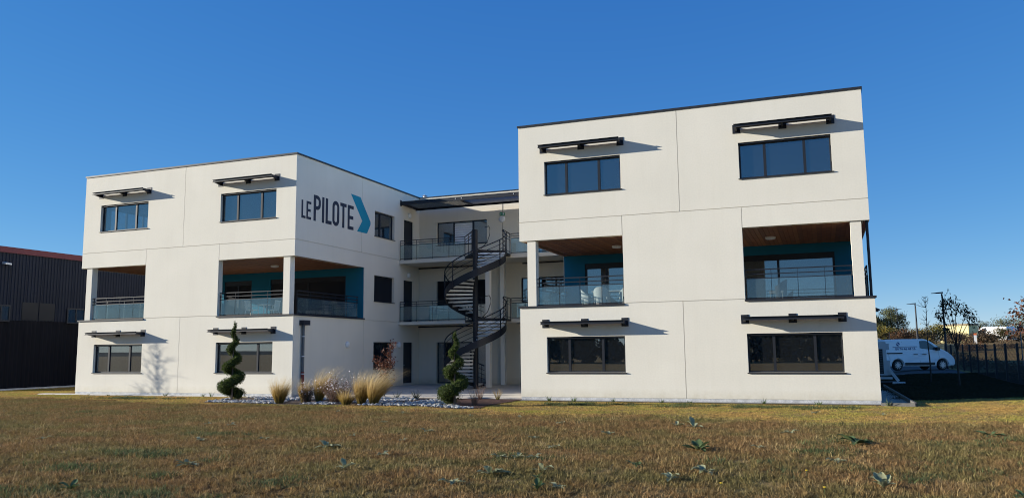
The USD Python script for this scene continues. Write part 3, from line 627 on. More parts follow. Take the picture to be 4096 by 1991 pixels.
# ------------------------------------------------------------------ the spiral staircase
SX, SY = -4.72, 6.54
ST = thing('spiral_staircase', 'black steel spiral staircase with pale sheet treads rising in the courtyard', 'staircase', (SX, SY, -0.02))
obj('centre_column', MB().cyl((SX, SY, -0.06), (SX, SY, 7.52), 0.125, 24), M['stair'], ST, smooth=40)
RO = 1.44
A0 = math.radians(100); DA = math.radians(15.6); RISE = 3.29 / 20
for fl, zb in enumerate((-0.01, 3.285)):
    for k in range(1, 20):
        a0 = A0 + (k - 1) * DA; a1 = a0 + DA * 1.15; zt = zb + k * RISE
        arc = [(math.cos(t), math.sin(t)) for t in np.linspace(a0, a1, 5)]
        poly = Polygon([(SX + 0.135 * arc[0][0], SY + 0.135 * arc[0][1])] + [(SX + RO * c, SY + RO * s_) for c, s_ in arc] + [(SX + 0.135 * arc[-1][0], SY + 0.135 * arc[-1][1])])
        m = MB(); m.add(*flat(poly, zt - 0.022, zt))
        for a in (a0, a1):
            p = np.array([SX + 0.14 * math.cos(a), SY + 0.14 * math.sin(a), zt - 0.052]); q = np.array([SX + (RO - 0.01) * math.cos(a), SY + (RO - 0.01) * math.sin(a), zt - 0.052])
            m.bar(p, q, 0.006, 0.058)
        obj('tread', m, M['galv'], ST)
    ts = np.linspace(0, 20.0, 70); an = A0 + (ts - 0.2) * DA; zz = zb + ts * RISE
    def ring(r, dz, idx=slice(None)): return np.stack([SX + r * np.cos(an), SY + r * np.sin(an), zz + dz], 1)[idx]
    o, i = ring(RO + 0.035, 0), ring(RO + 0.022, 0)
    v = np.vstack([o + (0, 0, -0.24), o + (0, 0, 0.10), i + (0, 0, -0.24), i + (0, 0, 0.10)]); n = len(ts); f = []
    for k in range(n - 1):
        f += [(k, k + 1, n + k + 1, n + k), (2 * n + k + 1, 2 * n + k, 3 * n + k, 3 * n + k + 1), (n + k, n + k + 1, 3 * n + k + 1, 3 * n + k), (k + 1, k, 2 * n + k, 2 * n + k + 1)]
    v[:, 2] = np.maximum(v[:, 2], 0.0)
    obj('stringer', (v, np.array(f)), M['stair'], ST, smooth=30)
    obj('handrail', MB().tube(ring(RO + 0.03, 1.0), 0.028, 7), M['stair'], ST, smooth=40)
    for h in (0.34, 0.56, 0.78): obj('rail', MB().tube(ring(RO + 0.03, h), 0.014, 5), M['stair'], ST)
    for k in np.arange(0.4, 20, 3.1):
        a = A0 + (k - 0.2) * DA; p = np.array([SX + (RO + 0.045) * math.cos(a), SY + (RO + 0.045) * math.sin(a), zb + k * RISE])
        obj('baluster', MB().bar(p + (0, 0, -0.16), p + (0, 0, 1.0), 0.022, 0.05, up=(math.cos(a), math.sin(a), 0)), M['stair'], ST)
    # landing, its guard rails
    zl = zb + 3.285 + 0.005
    a1 = A0 + 19.6 * DA; arc = [(SX + (RO + 0.03) * math.cos(t), SY + (RO + 0.03) * math.sin(t)) for t in np.linspace(a1, A0 + 2 * math.pi, 8)]
    poly = Polygon([(SX, SY)] + arc).union(Polygon([(-6.45, 9.145), (-3.9, 9.145), arc[0], (SX, SY + 0.9), arc[-1], (-5.35, 7.55)])).buffer(0)
    obj('landing', flat(poly, zl - 0.10, zl), M['stair'], ST)
    for p, q in (((-6.44, 9.13), (-5.36, 7.60)), ((-5.36, 7.60), (-4.90, 6.70)), ((-3.92, 9.13), (arc[0][0], arc[0][1]))):
        p = np.array([*p, zl]); q = np.array([*q, zl])
        r = obj('landing_rail', MB().bar(p + (0, 0, 1.04), q + (0, 0, 1.04), 0.04, 0.035), M['stair'], ST)
        for h in (0.1, 0.72, 0.86): obj('bar', MB().bar(p + (0, 0, h), q + (0, 0, h), 0.02, 0.025), M['stair'], r)
        for t in (0.02, 0.5, 0.98): obj('bar', MB().bar(p + (q - p) * t, p + (q - p) * t + (0, 0, 1.03), 0.035, 0.012, up=(q - p) / np.linalg.norm(q - p)), M['stair'], r)
    # curled end of the inner hand loop
    lp = [(SX + 0.62, SY + 0.1 - 0.35, zl + 1.0), (SX + 0.86, SY + 0.05 - 0.4, zl + 1.02), (SX + 0.93, SY - 0.38, zl + 0.9), (SX + 0.92, SY - 0.38, zl + 0.6), (SX + 0.80, SY - 0.42, zl + 0.25), (SX + 0.52, SY - 0.5, zl - 0.05)]
    obj('hand_loop', MB().tube(lp, 0.018, 6), M['stair'], ST, smooth=40)

# ------------------------------------------------------------------ furniture on the terraces
def tub_chair(label, loc, rz, mat, group=None):
    t = thing('armchair', label, 'chair', loc, group, rz)
    o = dict(world_space=False)
    obj('seat', MB().box(-0.27, 0.27, -0.27, 0.25, 0.36, 0.45), mat, t, **o)
    v = []
    n = 9
    for h, r in ((0.02, 0.86), (0.45, 0.97), (0.82, 1.04)):
        for k in range(n):
            a = math.radians(-10 + 200 * k / (n - 1)); hh = h if h < 0.8 else 0.60 + 0.26 * math.sin(max(0, min(math.pi, a)))
            v.append((0.33 * r * math.cos(a), 0.30 * r * math.sin(a) + 0.02, hh))
    f = [(i * n + j, i * n + j + 1, (i + 1) * n + j + 1, (i + 1) * n + j) for i in range(2) for j in range(n - 1)]
    v = np.array(v); inner = v * (0.88, 0.88, 1); f = np.array(f)
    m = MB().add(v, f).add(inner, f[:, ::-1])
    top = [(2 * n + j, 2 * n + j + 1, 3 * n + 2 * n + j + 1, 3 * n + 2 * n + j) for j in range(n - 1)]
    m.add(np.vstack([v, inner]), top)
    obj('backrest', m, mat, t, smooth=50, **o)
    for sx in (-1, 1):
        for sy in (-1, 1): obj('leg', MB().cyl((sx * 0.23, sy * 0.21, 0), (sx * 0.24, sy * 0.22, 0.37), 0.018, 8), M['dark'], t, **o)
    return t
FZ = ZL + 0.031
gch = 'pale wicker armchairs round the terrace table'
tub_chair('pale wicker armchair with its back to the glass in front of the terrace table', (2.55, 2.55, FZ), math.pi, M['wicker'], gch)
tub_chair('pale wicker armchair at the left end of the terrace table', (1.75, 3.45, FZ), math.pi / 2 + 0.1, M['wicker'], gch)
tub_chair('pale wicker armchair half hidden at the right end of the terrace table', (3.55, 2.75, FZ), math.pi + 0.5, M['wicker'], gch)
tub_chair('dark armchair standing alone on the right-hand terrace corner', (9.25, 2.5, FZ), -math.pi / 2 - 0.2, M['darkwicker'])
t = thing('terrace_table', 'pale rectangular table among wicker armchairs on the terrace', 'table', (2.75, 3.4, FZ))
obj('table_top', MB().box(-0.75, 0.75, -0.45, 0.45, 0.70, 0.74), M['tabletop'], t, world_space=False)
for sx in (-1, 1):
    for sy in (-1, 1): obj('leg', MB().box(sx * 0.66 - 0.035, sx * 0.66 + 0.035, sy * 0.37 - 0.035, sy * 0.37 + 0.035, 0, 0.699), M['dark'], t, world_space=False)
def garden_chair(label, loc, rz, mat, group=None):
    t = thing('garden_chair', label, 'chair', loc, group, rz); o = dict(world_space=False)
    obj('seat', MB().box(-0.22, 0.22, -0.22, 0.22, 0.42, 0.45), mat, t, **o)
    b = MB()
    for k in range(5): b.bar((-0.17 + 0.085 * k, 0.215, 0.46), (-0.17 + 0.085 * k, 0.29, 0.86), 0.055, 0.014, up=(0, 1, 0))
    b.bar((-0.22, 0.29, 0.865), (0.22, 0.29, 0.865), 0.02, 0.05)
    obj('backrest', b, mat, t, **o)
    for sx in (-1, 1):
        obj('leg', MB().bar((sx * 0.2, -0.2, 0.42), (sx * 0.22, -0.25, 0), 0.03), mat, t, **o); obj('leg', MB().bar((sx * 0.2, 0.2, 0.42), (sx * 0.22, 0.27, 0), 0.03), mat, t, **o)
        obj('armrest', MB().bar((sx * 0.23, -0.2, 0.64), (sx * 0.23, 0.25, 0.66), 0.04, 0.02).bar((sx * 0.23, -0.18, 0.44), (sx * 0.23, -0.18, 0.63), 0.025), mat, t, **o)
    return t
garden_chair('white garden chair turned sideways on the left-wing terrace', (-14.85, 2.9, FZ), math.pi / 2, M['white'])
garden_chair('white garden chair nearer the corner column on the left-wing terrace', (-13.95, 3.3, FZ), -math.pi / 2, M['white'])
t = thing('bistro_table', 'small white round table between the white garden chairs', 'table', (-14.4, 3.2, FZ))
obj('table_top', MB().cyl((0, 0, 0.69), (0, 0, 0.71), 0.32, 20), M['white'], t, world_space=False)
obj('stem', MB().cyl((0, 0, 0.02), (0, 0, 0.69), 0.03, 10), M['white'], t, world_space=False)
obj('foot', MB().cyl((0, 0, 0.0), (0, 0, 0.02), 0.22, 16), M['white'], t, world_space=False)
garden_chair('grey folding chair behind the gallery glass on the first floor', (-8.8, 10.3, 3.286), 0.6, M['tabletop'])

# ------------------------------------------------------------------ the dark hangar on the left
M['clad'] = pm('dark_cladding', (0.013, 0.017, 0.029), rough=0.6, metal=0.0, var=0.12, scale=0.8, fine=0.06, fscale=12, spec=0.2)
M['cladlow'] = pm('black_cladding', (0.006, 0.0065, 0.010), rough=0.7, var=0.15, scale=0.8, spec=0.12)
M['cladmid'] = pm('grey_light_panel', (0.014, 0.015, 0.018), rough=0.5, var=0.15, scale=1.5, spec=0.25)
M['redtrim'] = pm('dark_red_trim', (0.13, 0.016, 0.022), rough=0.6, var=0.1, scale=2)
HX, HY0, HY1 = -30.573, 1.25, 37.25
H = thing('hangar', 'dark ribbed sheet-metal hangar with a red roof trim left of the office block', 'building', (HX, HY0, -0.12))
HP = Plane((HX, 0, 0), (0, 1, 0), (-1, 0, 0))
def ribbed(y0, y1, z0, z1, n=5, d=0.035):
    w = (y1 - y0) / n; pr = []
    for k in range(n):
        a = y0 + k * w; pr += [(a + 0.003 * (k == 0), 0.0), (a + w * 0.36, 0.0), (a + w * 0.50, -d), (a + w * 0.84, -d), (a + w * 0.985, 0.0)]
    v = [(u, dd, zz) for zz in (z0, z1) for u, dd in pr]; m = len(pr)
    return v, [(i, i + 1, m + i + 1, m + i) for i in range(m - 1)]
obj('wall', MB().box(HX - 24, HX - 0.02, HY0 + 0.02, HY1, -0.4, 7.3), M['cladlow'], H)
for k in range(36):
    y0 = HY0 + k; y1 = y0 + 1.0
    obj('cladding_sheet', HP.at(ribbed(y0 + 0.002, y1 - 0.004, 3.64, 7.31)), M['clad'], H)
    obj('lower_sheet', HP.at(ribbed(y0 + 0.002, y1 - 0.004, -0.25, 3.63, 4, 0.02)), M['cladlow'], H)
for y0 in (3.05, 4.1, 7.4, 8.45):
    obj('light_panel', HP.at(MB().box(y0, y0 + 0.98, -0.047, -0.037, 3.68, 4.66).mesh()), M['cladmid'], H)
obj('roof_trim', HP.at(MB().box(HY0 - 0.03, HY1, -0.10, 0.12, 7.30, 7.62).mesh()), M['redtrim'], H)
obj('roof', MB().add([(HX + 0.05, HY0, 7.55), (HX + 0.05, HY1, 7.55), (HX - 12, HY1, 8.6), (HX - 12, HY0, 8.6), (HX - 24, HY0, 7.4), (HX - 24, HY1, 7.4)], [(0, 1, 2, 3), (3, 2, 5, 4)]), M['cladlow'], H)
obj('foot_strip', HP.at(MB().box(HY0, HY1, -0.16, -0.04, -0.3, -0.03).mesh()), M['plinth'], H)
for y0, y1 in ((1.30, 2.33), (5.88, 7.12)):
    w = obj('window', HP.at(MB().box(y0, y0 + 0.07, -0.10, -0.036, 3.56, 4.46).box(y1 - 0.07, y1, -0.10, -0.036, 3.56, 4.46).box(y0 + 0.07, y1 - 0.07, -0.10, -0.036, 3.56, 3.63).box(y0 + 0.07, y1 - 0.07, -0.10, -0.036, 4.39, 4.46).box((y0 + y1) / 2 - 0.03, (y0 + y1) / 2 + 0.03, -0.095, -0.036, 3.63, 4.39).mesh()), M['frame'], H)
    for a, c in ((y0 + 0.07, (y0 + y1) / 2 - 0.03), ((y0 + y1) / 2 + 0.03, y1 - 0.07)): obj('pane', HP.at(MB().box(a, c, -0.065, -0.057, 3.63, 4.39).mesh()), M['glass'], w)
lp = obj('wall_light', HP.at(MB().add([(1.70, -0.04, 6.78), (2.06, -0.04, 6.78), (2.06, -0.34, 6.70), (1.70, -0.34, 6.70), (1.70, -0.04, 6.66), (2.06, -0.04, 6.66), (2.06, -0.34, 6.62), (1.70, -0.34, 6.62)], [(0, 1, 2, 3), (7, 6, 5, 4), (0, 4, 5, 1), (1, 5, 6, 2), (2, 6, 7, 3), (3, 7, 4, 0)]).mesh()), M['galv'], H)
t = thing('fence_post', 'grey square post standing before the dark hangar', 'post', (-29.9, 6.6, -0.12))
obj('post', MB().box(-0.06, 0.06, -0.06, 0.06, -0.2, 2.12), M['zinc'], t, world_space=False)
obj('cap', MB().box(-0.07, 0.07, -0.07, 0.07, 2.121, 2.16), M['zinc'], t, world_space=False)

# ------------------------------------------------------------------ plants near the building
def leaf_quads(pts, size, rg, up_bias=0.0, aspect=0.55, dirs=None, spread=1.0):
    """One bent leaf (two triangles sharing a midrib) at each point, turned at random or along dirs."""
    n = len(pts); size = np.broadcast_to(size, (n,)) * rg.uniform(0.7, 1.3, n)
    d = rg.normal(size=(n, 3)); d[:, 2] += up_bias
    if dirs is not None: d = dirs + spread * 0.5 * rg.normal(size=(n, 3))
    d /= np.linalg.norm(d, axis=1, keepdims=True) + 1e-9
    a = np.cross(d, rg.normal(size=(n, 3))); a /= np.linalg.norm(a, axis=1, keepdims=True) + 1e-9
    nn = np.cross(d, a)
    b, t = pts, pts + d * size[:, None]
    m = pts + d * size[:, None] * 0.5 + nn * size[:, None] * 0.08
    l, r = m + a * size[:, None] * aspect / 2 - nn * size[:, None] * 0.12, m - a * size[:, None] * aspect / 2 - nn * size[:, None] * 0.12
    v = np.stack([b, l, t, r], 1).reshape(-1, 3); k = np.arange(n)[:, None] * 4
    return v, np.vstack([k + [0, 3, 2], k + [0, 2, 1]])
M['bark'] = pm('grey_brown_bark', (0.10, 0.078, 0.060), rough=0.9, var=0.25, scale=8, fine=0.2, fscale=40, spec=0.15)
M['darkbark'] = pm('dark_bark', (0.050, 0.042, 0.036), rough=0.9, var=0.25, scale=8, spec=0.15)
M['thuja'] = pm('thuja_green', (0.125, 0.180, 0.034), rough=0.65, var=0.35, scale=7, rand=0.45, trans=0.2, spec=0.25)
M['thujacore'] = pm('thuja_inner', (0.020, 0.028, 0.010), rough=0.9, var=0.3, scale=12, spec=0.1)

def spiral_topiary(label, base, H_, lean, left_z, pitch0, seed):
    rg = np.random.default_rng(seed)
    t = thing('spiral_topiary', label, 'topiary', base)
    o = dict(world_space=False)
    zs = np.linspace(-0.05, H_ * 0.985, 18)
    obj('trunk', MB().tube([(lean * z_ / H_ + 0.012 * math.sin(3 * z_), 0.01 * math.cos(2 * z_), z_) for z_ in zs], np.linspace(0.045, 0.008, 18), 7), M['bark'], t, **o)
    hs = np.linspace(0.0, 1.0, 260)
    z_ = 0.24 + (H_ * 0.97 - 0.24) * hs
    # the spiral winds faster towards the top
    ph = math.radians(201) + 2 * math.pi * ((z_ - left_z) / pitch0) * (1 + 0.16 * (z_ - left_z) / H_)
    R_ = 0.55 * (1 - hs) ** 1.0 + 0.05
    rt = 0.225 * (1 - hs) ** 0.85 + 0.035
    rc = np.maximum(R_ - rt * 0.92, 0.0)
    c = np.stack([lean * z_ / H_ + rc * np.cos(ph), rc * np.sin(ph), z_], 1)
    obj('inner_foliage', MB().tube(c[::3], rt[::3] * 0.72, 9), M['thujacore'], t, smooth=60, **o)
    n = int(13000 * (H_ / 3.0))
    w = (rt ** 2 + 0.004); idx = rg.choice(len(hs), n, p=w / w.sum())
    d = rg.normal(size=(n, 3)); d /= np.linalg.norm(d, axis=1, keepdims=True)
    clump = 0.80 + 0.38 * meshkit.noise((c[idx] + d * 0.2) * 7.0, seed)
    p = c[idx] + d * (rt[idx] * clump * rg.uniform(0.62, 1.12, n) ** 0.6)[:, None] * np.array([1, 1, 0.85])
    v1 = leaf_quads(p, 0.052, rg, aspect=0.45, dirs=d * 0.8 + np.array([0, 0, 0.55]))
    # wild shoots on top
    m = 60; q = np.stack([rg.normal(0, 0.012, m) + lean, rg.normal(0, 0.012, m), H_ * rg.uniform(0.9, 1.0, m)], 1)
    v2 = leaf_quads(q, 0.075, rg, aspect=0.2, dirs=np.array([0, 0, 1.0]) + np.zeros((m, 3)), spread=0.6)
    obj('foliage', MB().add(*v1).add(*v2), M['thuja'], t, **o)
spiral_topiary('clipped evergreen spiral before the left wing window', (-10.99, -2.94, float(gz(-10.99, -2.94))), 3.1, 0.06, 0.52, 0.78, 21)
spiral_topiary('clipped evergreen spiral in front of the staircase', (-1.08, -3.62, float(gz(-1.08, -3.62))), 2.50, 0.05, 0.42, 0.74, 22)

def straw(name, root, mid, tip, z1):
    n = {'g': ('texture_coordinate', {}), 'x': ('separate_xyz', {}), 'mr': ('map_range', {'from_min': 0.0, 'from_max': z1, 'clamp': True}),
         'r': ('rgb_ramp', {'ramp': [(0.0, root), (0.35, mid), (0.85, tip)]}), 'gi': ('geometry', {}), 'r3': ('rgb_ramp', {'ramp': [(0, (0.7, 0.68, 0.62)), (1, (1.25, 1.22, 1.18))]}),
         'm': ('mix', {'mix_type': 'multiply', 'fac': 1.0}), 'p': ('principled_bsdf', {'roughness': 0.6, 'specular_ior_level': 0.3}), 't': ('translucent_bsdf', {}), 'mx': ('mix_closure', {'fac': 0.35})}
    return material(name, n, [('g.object', 'x.vector'), ('x.z', 'mr.value'), ('mr.result', 'r.fac'), ('gi.random_per_island', 'r3.fac'), ('r.color', 'm.color1'), ('r3.color', 'm.color2'),
                              ('m.color', 'p.base_color'), ('m.color', 't.color'), ('p.BSDF', 'mx.closure1'), ('t.BSDF', 'mx.closure2')], surface='mx.closure')
M['straw'] = straw('golden_straw', (0.20, 0.18, 0.04), (0.56, 0.38, 0.10), (0.74, 0.55, 0.25), 0.85)
M['paleplume'] = straw('pale_plumes', (0.48, 0.36, 0.13), (0.72, 0.54, 0.24), (0.84, 0.69, 0.42), 1.1)
M['gaura'] = pm('gaura_stems', (0.34, 0.20, 0.135), rough=0.7, var=0.3, scale=5, rand=0.35, trans=0.25)
M['gauraleaf'] = pm('gaura_leaves', (0.12, 0.11, 0.045), rough=0.7, var=0.4, scale=5, rand=0.4, trans=0.2)
M['flower'] = pm('white_flower', (0.78, 0.74, 0.74), rough=0.6, var=0.03, scale=4, trans=0.3)

def ribbons(roots, dirs, lens, bend, width, rg, seg=5):
    """Grass blades: narrow ribbons that leave the root along dirs and droop towards bend."""
    n = len(roots); s = np.linspace(0, 1, seg + 1)
    side = np.cross(dirs, rg.normal(size=(n, 3))); side /= np.linalg.norm(side, axis=1, keepdims=True) + 1e-9
    P = roots[:, None] + dirs[:, None] * (lens[:, None] * s)[..., None] + bend[:, None] * (lens[:, None] * s ** 2.4)[..., None]
    w = (width * (1 - 0.85 * s ** 1.5))[None, :, None] * side[:, None]
    v = np.stack([P - w, P + w], 2).reshape(n, -1, 3); m = 2 * (seg + 1)
    q = np.array([(2 * i, 2 * i + 2, 2 * i + 3, 2 * i + 1) for i in range(seg)])
    return v.reshape(-1, 3), (np.arange(n)[:, None, None] * m + q[None]).reshape(-1, 4)
def grass_clump(label, base, h, r, n, wind, seed, group='clumps of golden feather grass in the stone bed'):
    rg = np.random.default_rng(seed); o = dict(world_space=False)
    t = thing('feather_grass', label, 'grass clump', (base[0], base[1], float(gz(base[0], base[1])) + 0.01), group)
    def blades(n, h, r, spread, droop, width):
        a = rg.uniform(0, 6.283, n); rr = np.sqrt(rg.uniform(0, 1, n))
        roots = np.stack([rr * r * 0.4 * np.cos(a), rr * r * 0.4 * np.sin(a), np.zeros(n)], 1)
        d = np.stack([np.cos(a) * rr * spread, np.sin(a) * rr * spread, np.ones(n)], 1) + rg.normal(0, 0.06, (n, 3)); d /= np.linalg.norm(d, axis=1, keepdims=True)
        L = h * rg.uniform(0.55, 1.12, n)
        b = np.stack([np.cos(a) * rr, np.sin(a) * rr, -0.35 * np.ones(n)], 1) * droop * rg.uniform(0.5, 1.3, (n, 1)) + np.array(wind) * 1.5 * rg.uniform(0.4, 1.3, (n, 1))
        return ribbons(roots, d, L, b, width, rg)
    obj('blades', MB().add(*blades(n, h * 0.8, r, r / h * 1.0, 0.20, 0.0038)), M['straw'], t, **o)
    obj('plumes', MB().add(*blades(n // 2, h * 1.12, r, r / h * 0.8, 0.18, 0.0045)), M['paleplume'], t, **o)
grass_clump('golden feather grass before the corner of the left wing', (-8.03, -3.87), 0.88, 0.33, 800, (0.10, 0.02, 0), 31)
grass_clump('thin green and straw grass clump below the red downpipe foot', (-7.55, -3.05), 0.80, 0.22, 460, (0.10, 0, 0), 32)
grass_clump('tall narrow feather grass left of the white-flowered shrub', (-6.93, -2.97), 1.22, 0.26, 800, (0.28, 0.08, -0.02), 33)
grass_clump('broad feather grass, left half of the pair right of the flowers', (-4.85, -3.40), 1.12, 0.33, 1000, (0.22, 0.06, -0.02), 34)
grass_clump('broad feather grass at the right end, bent over by wind', (-4.12, -3.75), 1.15, 0.33, 1000, (0.30, 0.10, -0.03), 35)
grass_clump('low brown tuft between the flowers and the broad grass', (-5.05, -4.05), 0.55, 0.34, 420, (0.05, 0, 0), 36, None)
def gaura(label, base, h, r, n, nf, seed):
    rg = np.random.default_rng(seed); o = dict(world_space=False)
    t = thing('flowering_shrub', label, 'shrub', (base[0], base[1], float(gz(base[0], base[1]))))
    a = rg.uniform(0, 6.283, n); rr = np.sqrt(rg.uniform(0, 1, n)) * r
    roots = np.stack([rr * 0.3 * np.cos(a), rr * 0.3 * np.sin(a), np.zeros(n)], 1)
    d = np.stack([np.cos(a) * rr / h, np.sin(a) * rr / h, np.ones(n)], 1) + rg.normal(0, 0.1, (n, 3)); d /= np.linalg.norm(d, axis=1, keepdims=True)
    L = h * rg.uniform(0.5, 1.0, n); b = rg.normal(0, 0.16, (n, 3)) + (0.08, 0.02, -0.1)
    obj('stems', MB().add(*ribbons(roots, d, L, b, 0.0042, rg, 4)), M['gaura'], t, **o)
    k = rg.integers(0, n, 900); s = rg.uniform(0.05, 0.75, 900)
    p = roots[k] + d[k] * (L[k] * s)[:, None] + b[k] * (L[k] * s ** 2.4)[:, None] + rg.normal(0, 0.03, (900, 3))
    obj('leaves', MB().add(*leaf_quads(p, 0.065, rg, aspect=0.3)), M['gauraleaf'], t, **o)
    k = rg.integers(0, n, nf); s = rg.uniform(0.6, 1.12, nf)
    p = roots[k] + d[k] * (L[k] * s)[:, None] + b[k] * (L[k] * s ** 2.4)[:, None] + rg.normal(0, 0.05, (nf, 3))
    mb_ = MB()
    for q in p:
        for j in range(3): mb_.add(*leaf_quads(q[None], 0.036, rg, aspect=0.9))
    obj('flowers', mb_, M['flower'], t, kind='stuff', **o)
gaura('airy reddish shrub dotted with small white flowers between the tall grasses', (-5.92, -3.35), 1.28, 0.72, 420, 150, 41)
gaura('smaller white-flowered shrub before the zinc downpipe', (-7.3, -3.2), 0.92, 0.38, 170, 60, 42)

M['redleaf'] = pm('autumn_red_leaf', (0.24, 0.075, 0.032), rough=0.6, var=0.45, scale=6, rand=0.5, trans=0.25)
def branchy(mb, p, d, L, r, depth, rg, tips, up=0.25, split=(2, 3), shrink=0.72, wig=0.16, angle=0.55, n=5):
    """A wandering, tapering branch that splits."""
    pts = [np.array(p, float)]; d = np.array(d, float); d /= np.linalg.norm(d); k = 4
    for i in range(k):
        d = d + rg.normal(0, wig, 3) * 0.5 + np.array([0, 0, up * 0.12]); d /= np.linalg.norm(d); pts.append(pts[-1] + d * L / k)
    mb.tube(pts, np.linspace(r, r * 0.62, k + 1), n, cap=False)
    if depth == 0: tips.append((pts[-1], d)); return
    for j in range(rg.integers(split[0], split[1] + 1)):
        e = d + rg.normal(0, angle, 3); branchy(mb, pts[-1] if j else pts[-1], e, L * shrink * rg.uniform(0.8, 1.15), r * 0.6, depth - 1, rg, tips, up, split, shrink, wig, angle, max(3, n - 1))
    e = d + rg.normal(0, angle * 1.3, 3); branchy(mb, pts[2], e, L * shrink * 0.7, r * 0.42, max(depth - 2, 0), rg, tips, up, split, shrink, wig, angle, 3)
rg = np.random.default_rng(51)
t = thing('red_shrub', 'slender shrub with rust-red leaves before the ground-floor window', 'shrub', (-6.04, 0.22, float(gz(-6.04, 0.22))))
o = dict(world_space=False); mb = MB(); tips = []
P0 = []
for k in range(6):
    a = k * 1.05; lean = np.array([math.cos(a) * 0.16, math.sin(a) * 0.16, 1.0])
    pts = [np.array([0.03 * math.cos(a), 0.03 * math.sin(a), -0.05])]
    for i in range(9):
        lean = lean + rg.normal(0, 0.05, 3) + np.array([0, 0, 0.03]); lean /= np.linalg.norm(lean); pts.append(pts[-1] + lean * (2.25 if k < 2 else 1.55) / 9)
        if i > 1: P0 += [(pts[-1], lean)] * 2
    mb.tube(pts, np.linspace(0.016, 0.004, 10), 5)
    for i in range(2, 9):
        e = lean + rg.normal(0, 0.55, 3); q = [pts[i], pts[i] + e / np.linalg.norm(e) * 0.16, pts[i] + e / np.linalg.norm(e) * 0.3 + (0, 0, 0.04)]
        mb.tube(q, (0.006, 0.004, 0.002), 4); P0 += [(q[1], e), (q[2], e), (q[2], e)]
obj('stems', mb, M['bark'], t, **o)
pp = np.array([p_ for p_, _ in P0]); pp = np.repeat(pp, 7, 0) + rg.normal(0, 0.06, (len(pp) * 7, 3))
keep = rg.uniform(0, 1, len(pp)) < np.where((pp[:, 2] > 0.95) & (pp[:, 2] < 1.25), 0.35, 0.9)
obj('leaves', MB().add(*leaf_quads(pp[keep], 0.085, rg, aspect=0.55)), M['redleaf'], t, **o)
def small_tuft(name, label, cat, base, h, n, mat, seed, spread=0.8, width=0.004, group=None):
    rg = np.random.default_rng(seed); t = thing(name, label, cat, (base[0], base[1], float(gz(base[0], base[1])) + 0.02), group)
    a = rg.uniform(0, 6.283, n); rr = np.sqrt(rg.uniform(0, 1, n))
    d = np.stack([np.cos(a) * rr * spread, np.sin(a) * rr * spread, np.ones(n)], 1); d /= np.linalg.norm(d, axis=1, keepdims=True)
    obj('blades', MB().add(*ribbons(np.stack([rr * 0.05 * np.cos(a), rr * 0.05 * np.sin(a), np.zeros(n)], 1), d, h * rg.uniform(0.5, 1.1, n), rg.normal(0, 0.12, (n, 3)), width, rg, 4)), mat, t, world_space=False)
M['lily'] = pm('dark_strap_leaves', (0.045, 0.060, 0.022), rough=0.5, var=0.3, scale=5, rand=0.3, trans=0.15)
small_tuft('strap_plant', 'dark strap-leaved plant on the stones near the courtyard edge', 'plant', (-4.2, -0.45), 0.42, 26, M['lily'], 61, 0.9, 0.012)
small_tuft('strap_plant', 'dark strap-leaved plant between the stones and the second spiral', 'plant', (-3.05, -0.35), 0.46, 30, M['lily'], 62, 0.9, 0.012)
small_tuft('strap_plant', 'small dark strap-leaved plant left of the stones behind the red shrub', 'plant', (-5.2, -0.2), 0.30, 16, M['lily'], 65, 0.9, 0.012)
small_tuft('dry_tuft', 'pinkish dry tuft in the bark mulch right of the second spiral', 'plant', (-0.35, -3.55), 0.62, 110, M['gaura'], 63, 0.45)
small_tuft('dry_tuft', 'green and yellow tuft on the mulch near the courtyard edge', 'plant', (-0.85, -0.25), 0.42, 70, M['straw'], 64, 0.5)
small_tuft('dry_tuft', 'pinkish dry tuft behind the second spiral at the courtyard edge', 'plant', (-1.55, -0.30), 0.50, 90, M['gaura'], 66, 0.5)

# ------------------------------------------------------------------ bare young tree by the hangar (its shadow lies on the left wing)
def bare_tree(name, label, base, h, seed, mat, spread=0.55, first=0.42):
    rg = np.random.default_rng(seed); t = thing(name, label, 'tree', (base[0], base[1], float(gz(base[0], base[1]))))
    tr, br, tips = MB(), MB(), []
    pts = [np.array([0, 0, -0.1])]; d = np.array([0, 0, 1.0])
    for i in range(10):
        d = d + rg.normal(0, 0.03, 3); d /= np.linalg.norm(d); pts.append(pts[-1] + d * h / 10)
    tr.tube(pts, np.linspace(0.05, 0.008, 11), 7)
    for i in range(3 if first < 0.5 else 5, 10):
        for j in range(3):
            a = rg.uniform(0, 6.283); e = np.array([math.cos(a), math.sin(a), 1.7])
            branchy(br, pts[i], e, h * 0.125 * (1.25 - i / 14), 0.016, 2, rg, tips, up=0.5, angle=0.5)
    obj('trunk', tr, mat, t, world_space=False); obj('branches', br, mat, t, world_space=False)
    return tips, t
tips, t = bare_tree('bare_tree', 'young bare tree that casts its shadow on the left wing wall', (-26.55, -3.05), 4.7, 71, M['bark'])

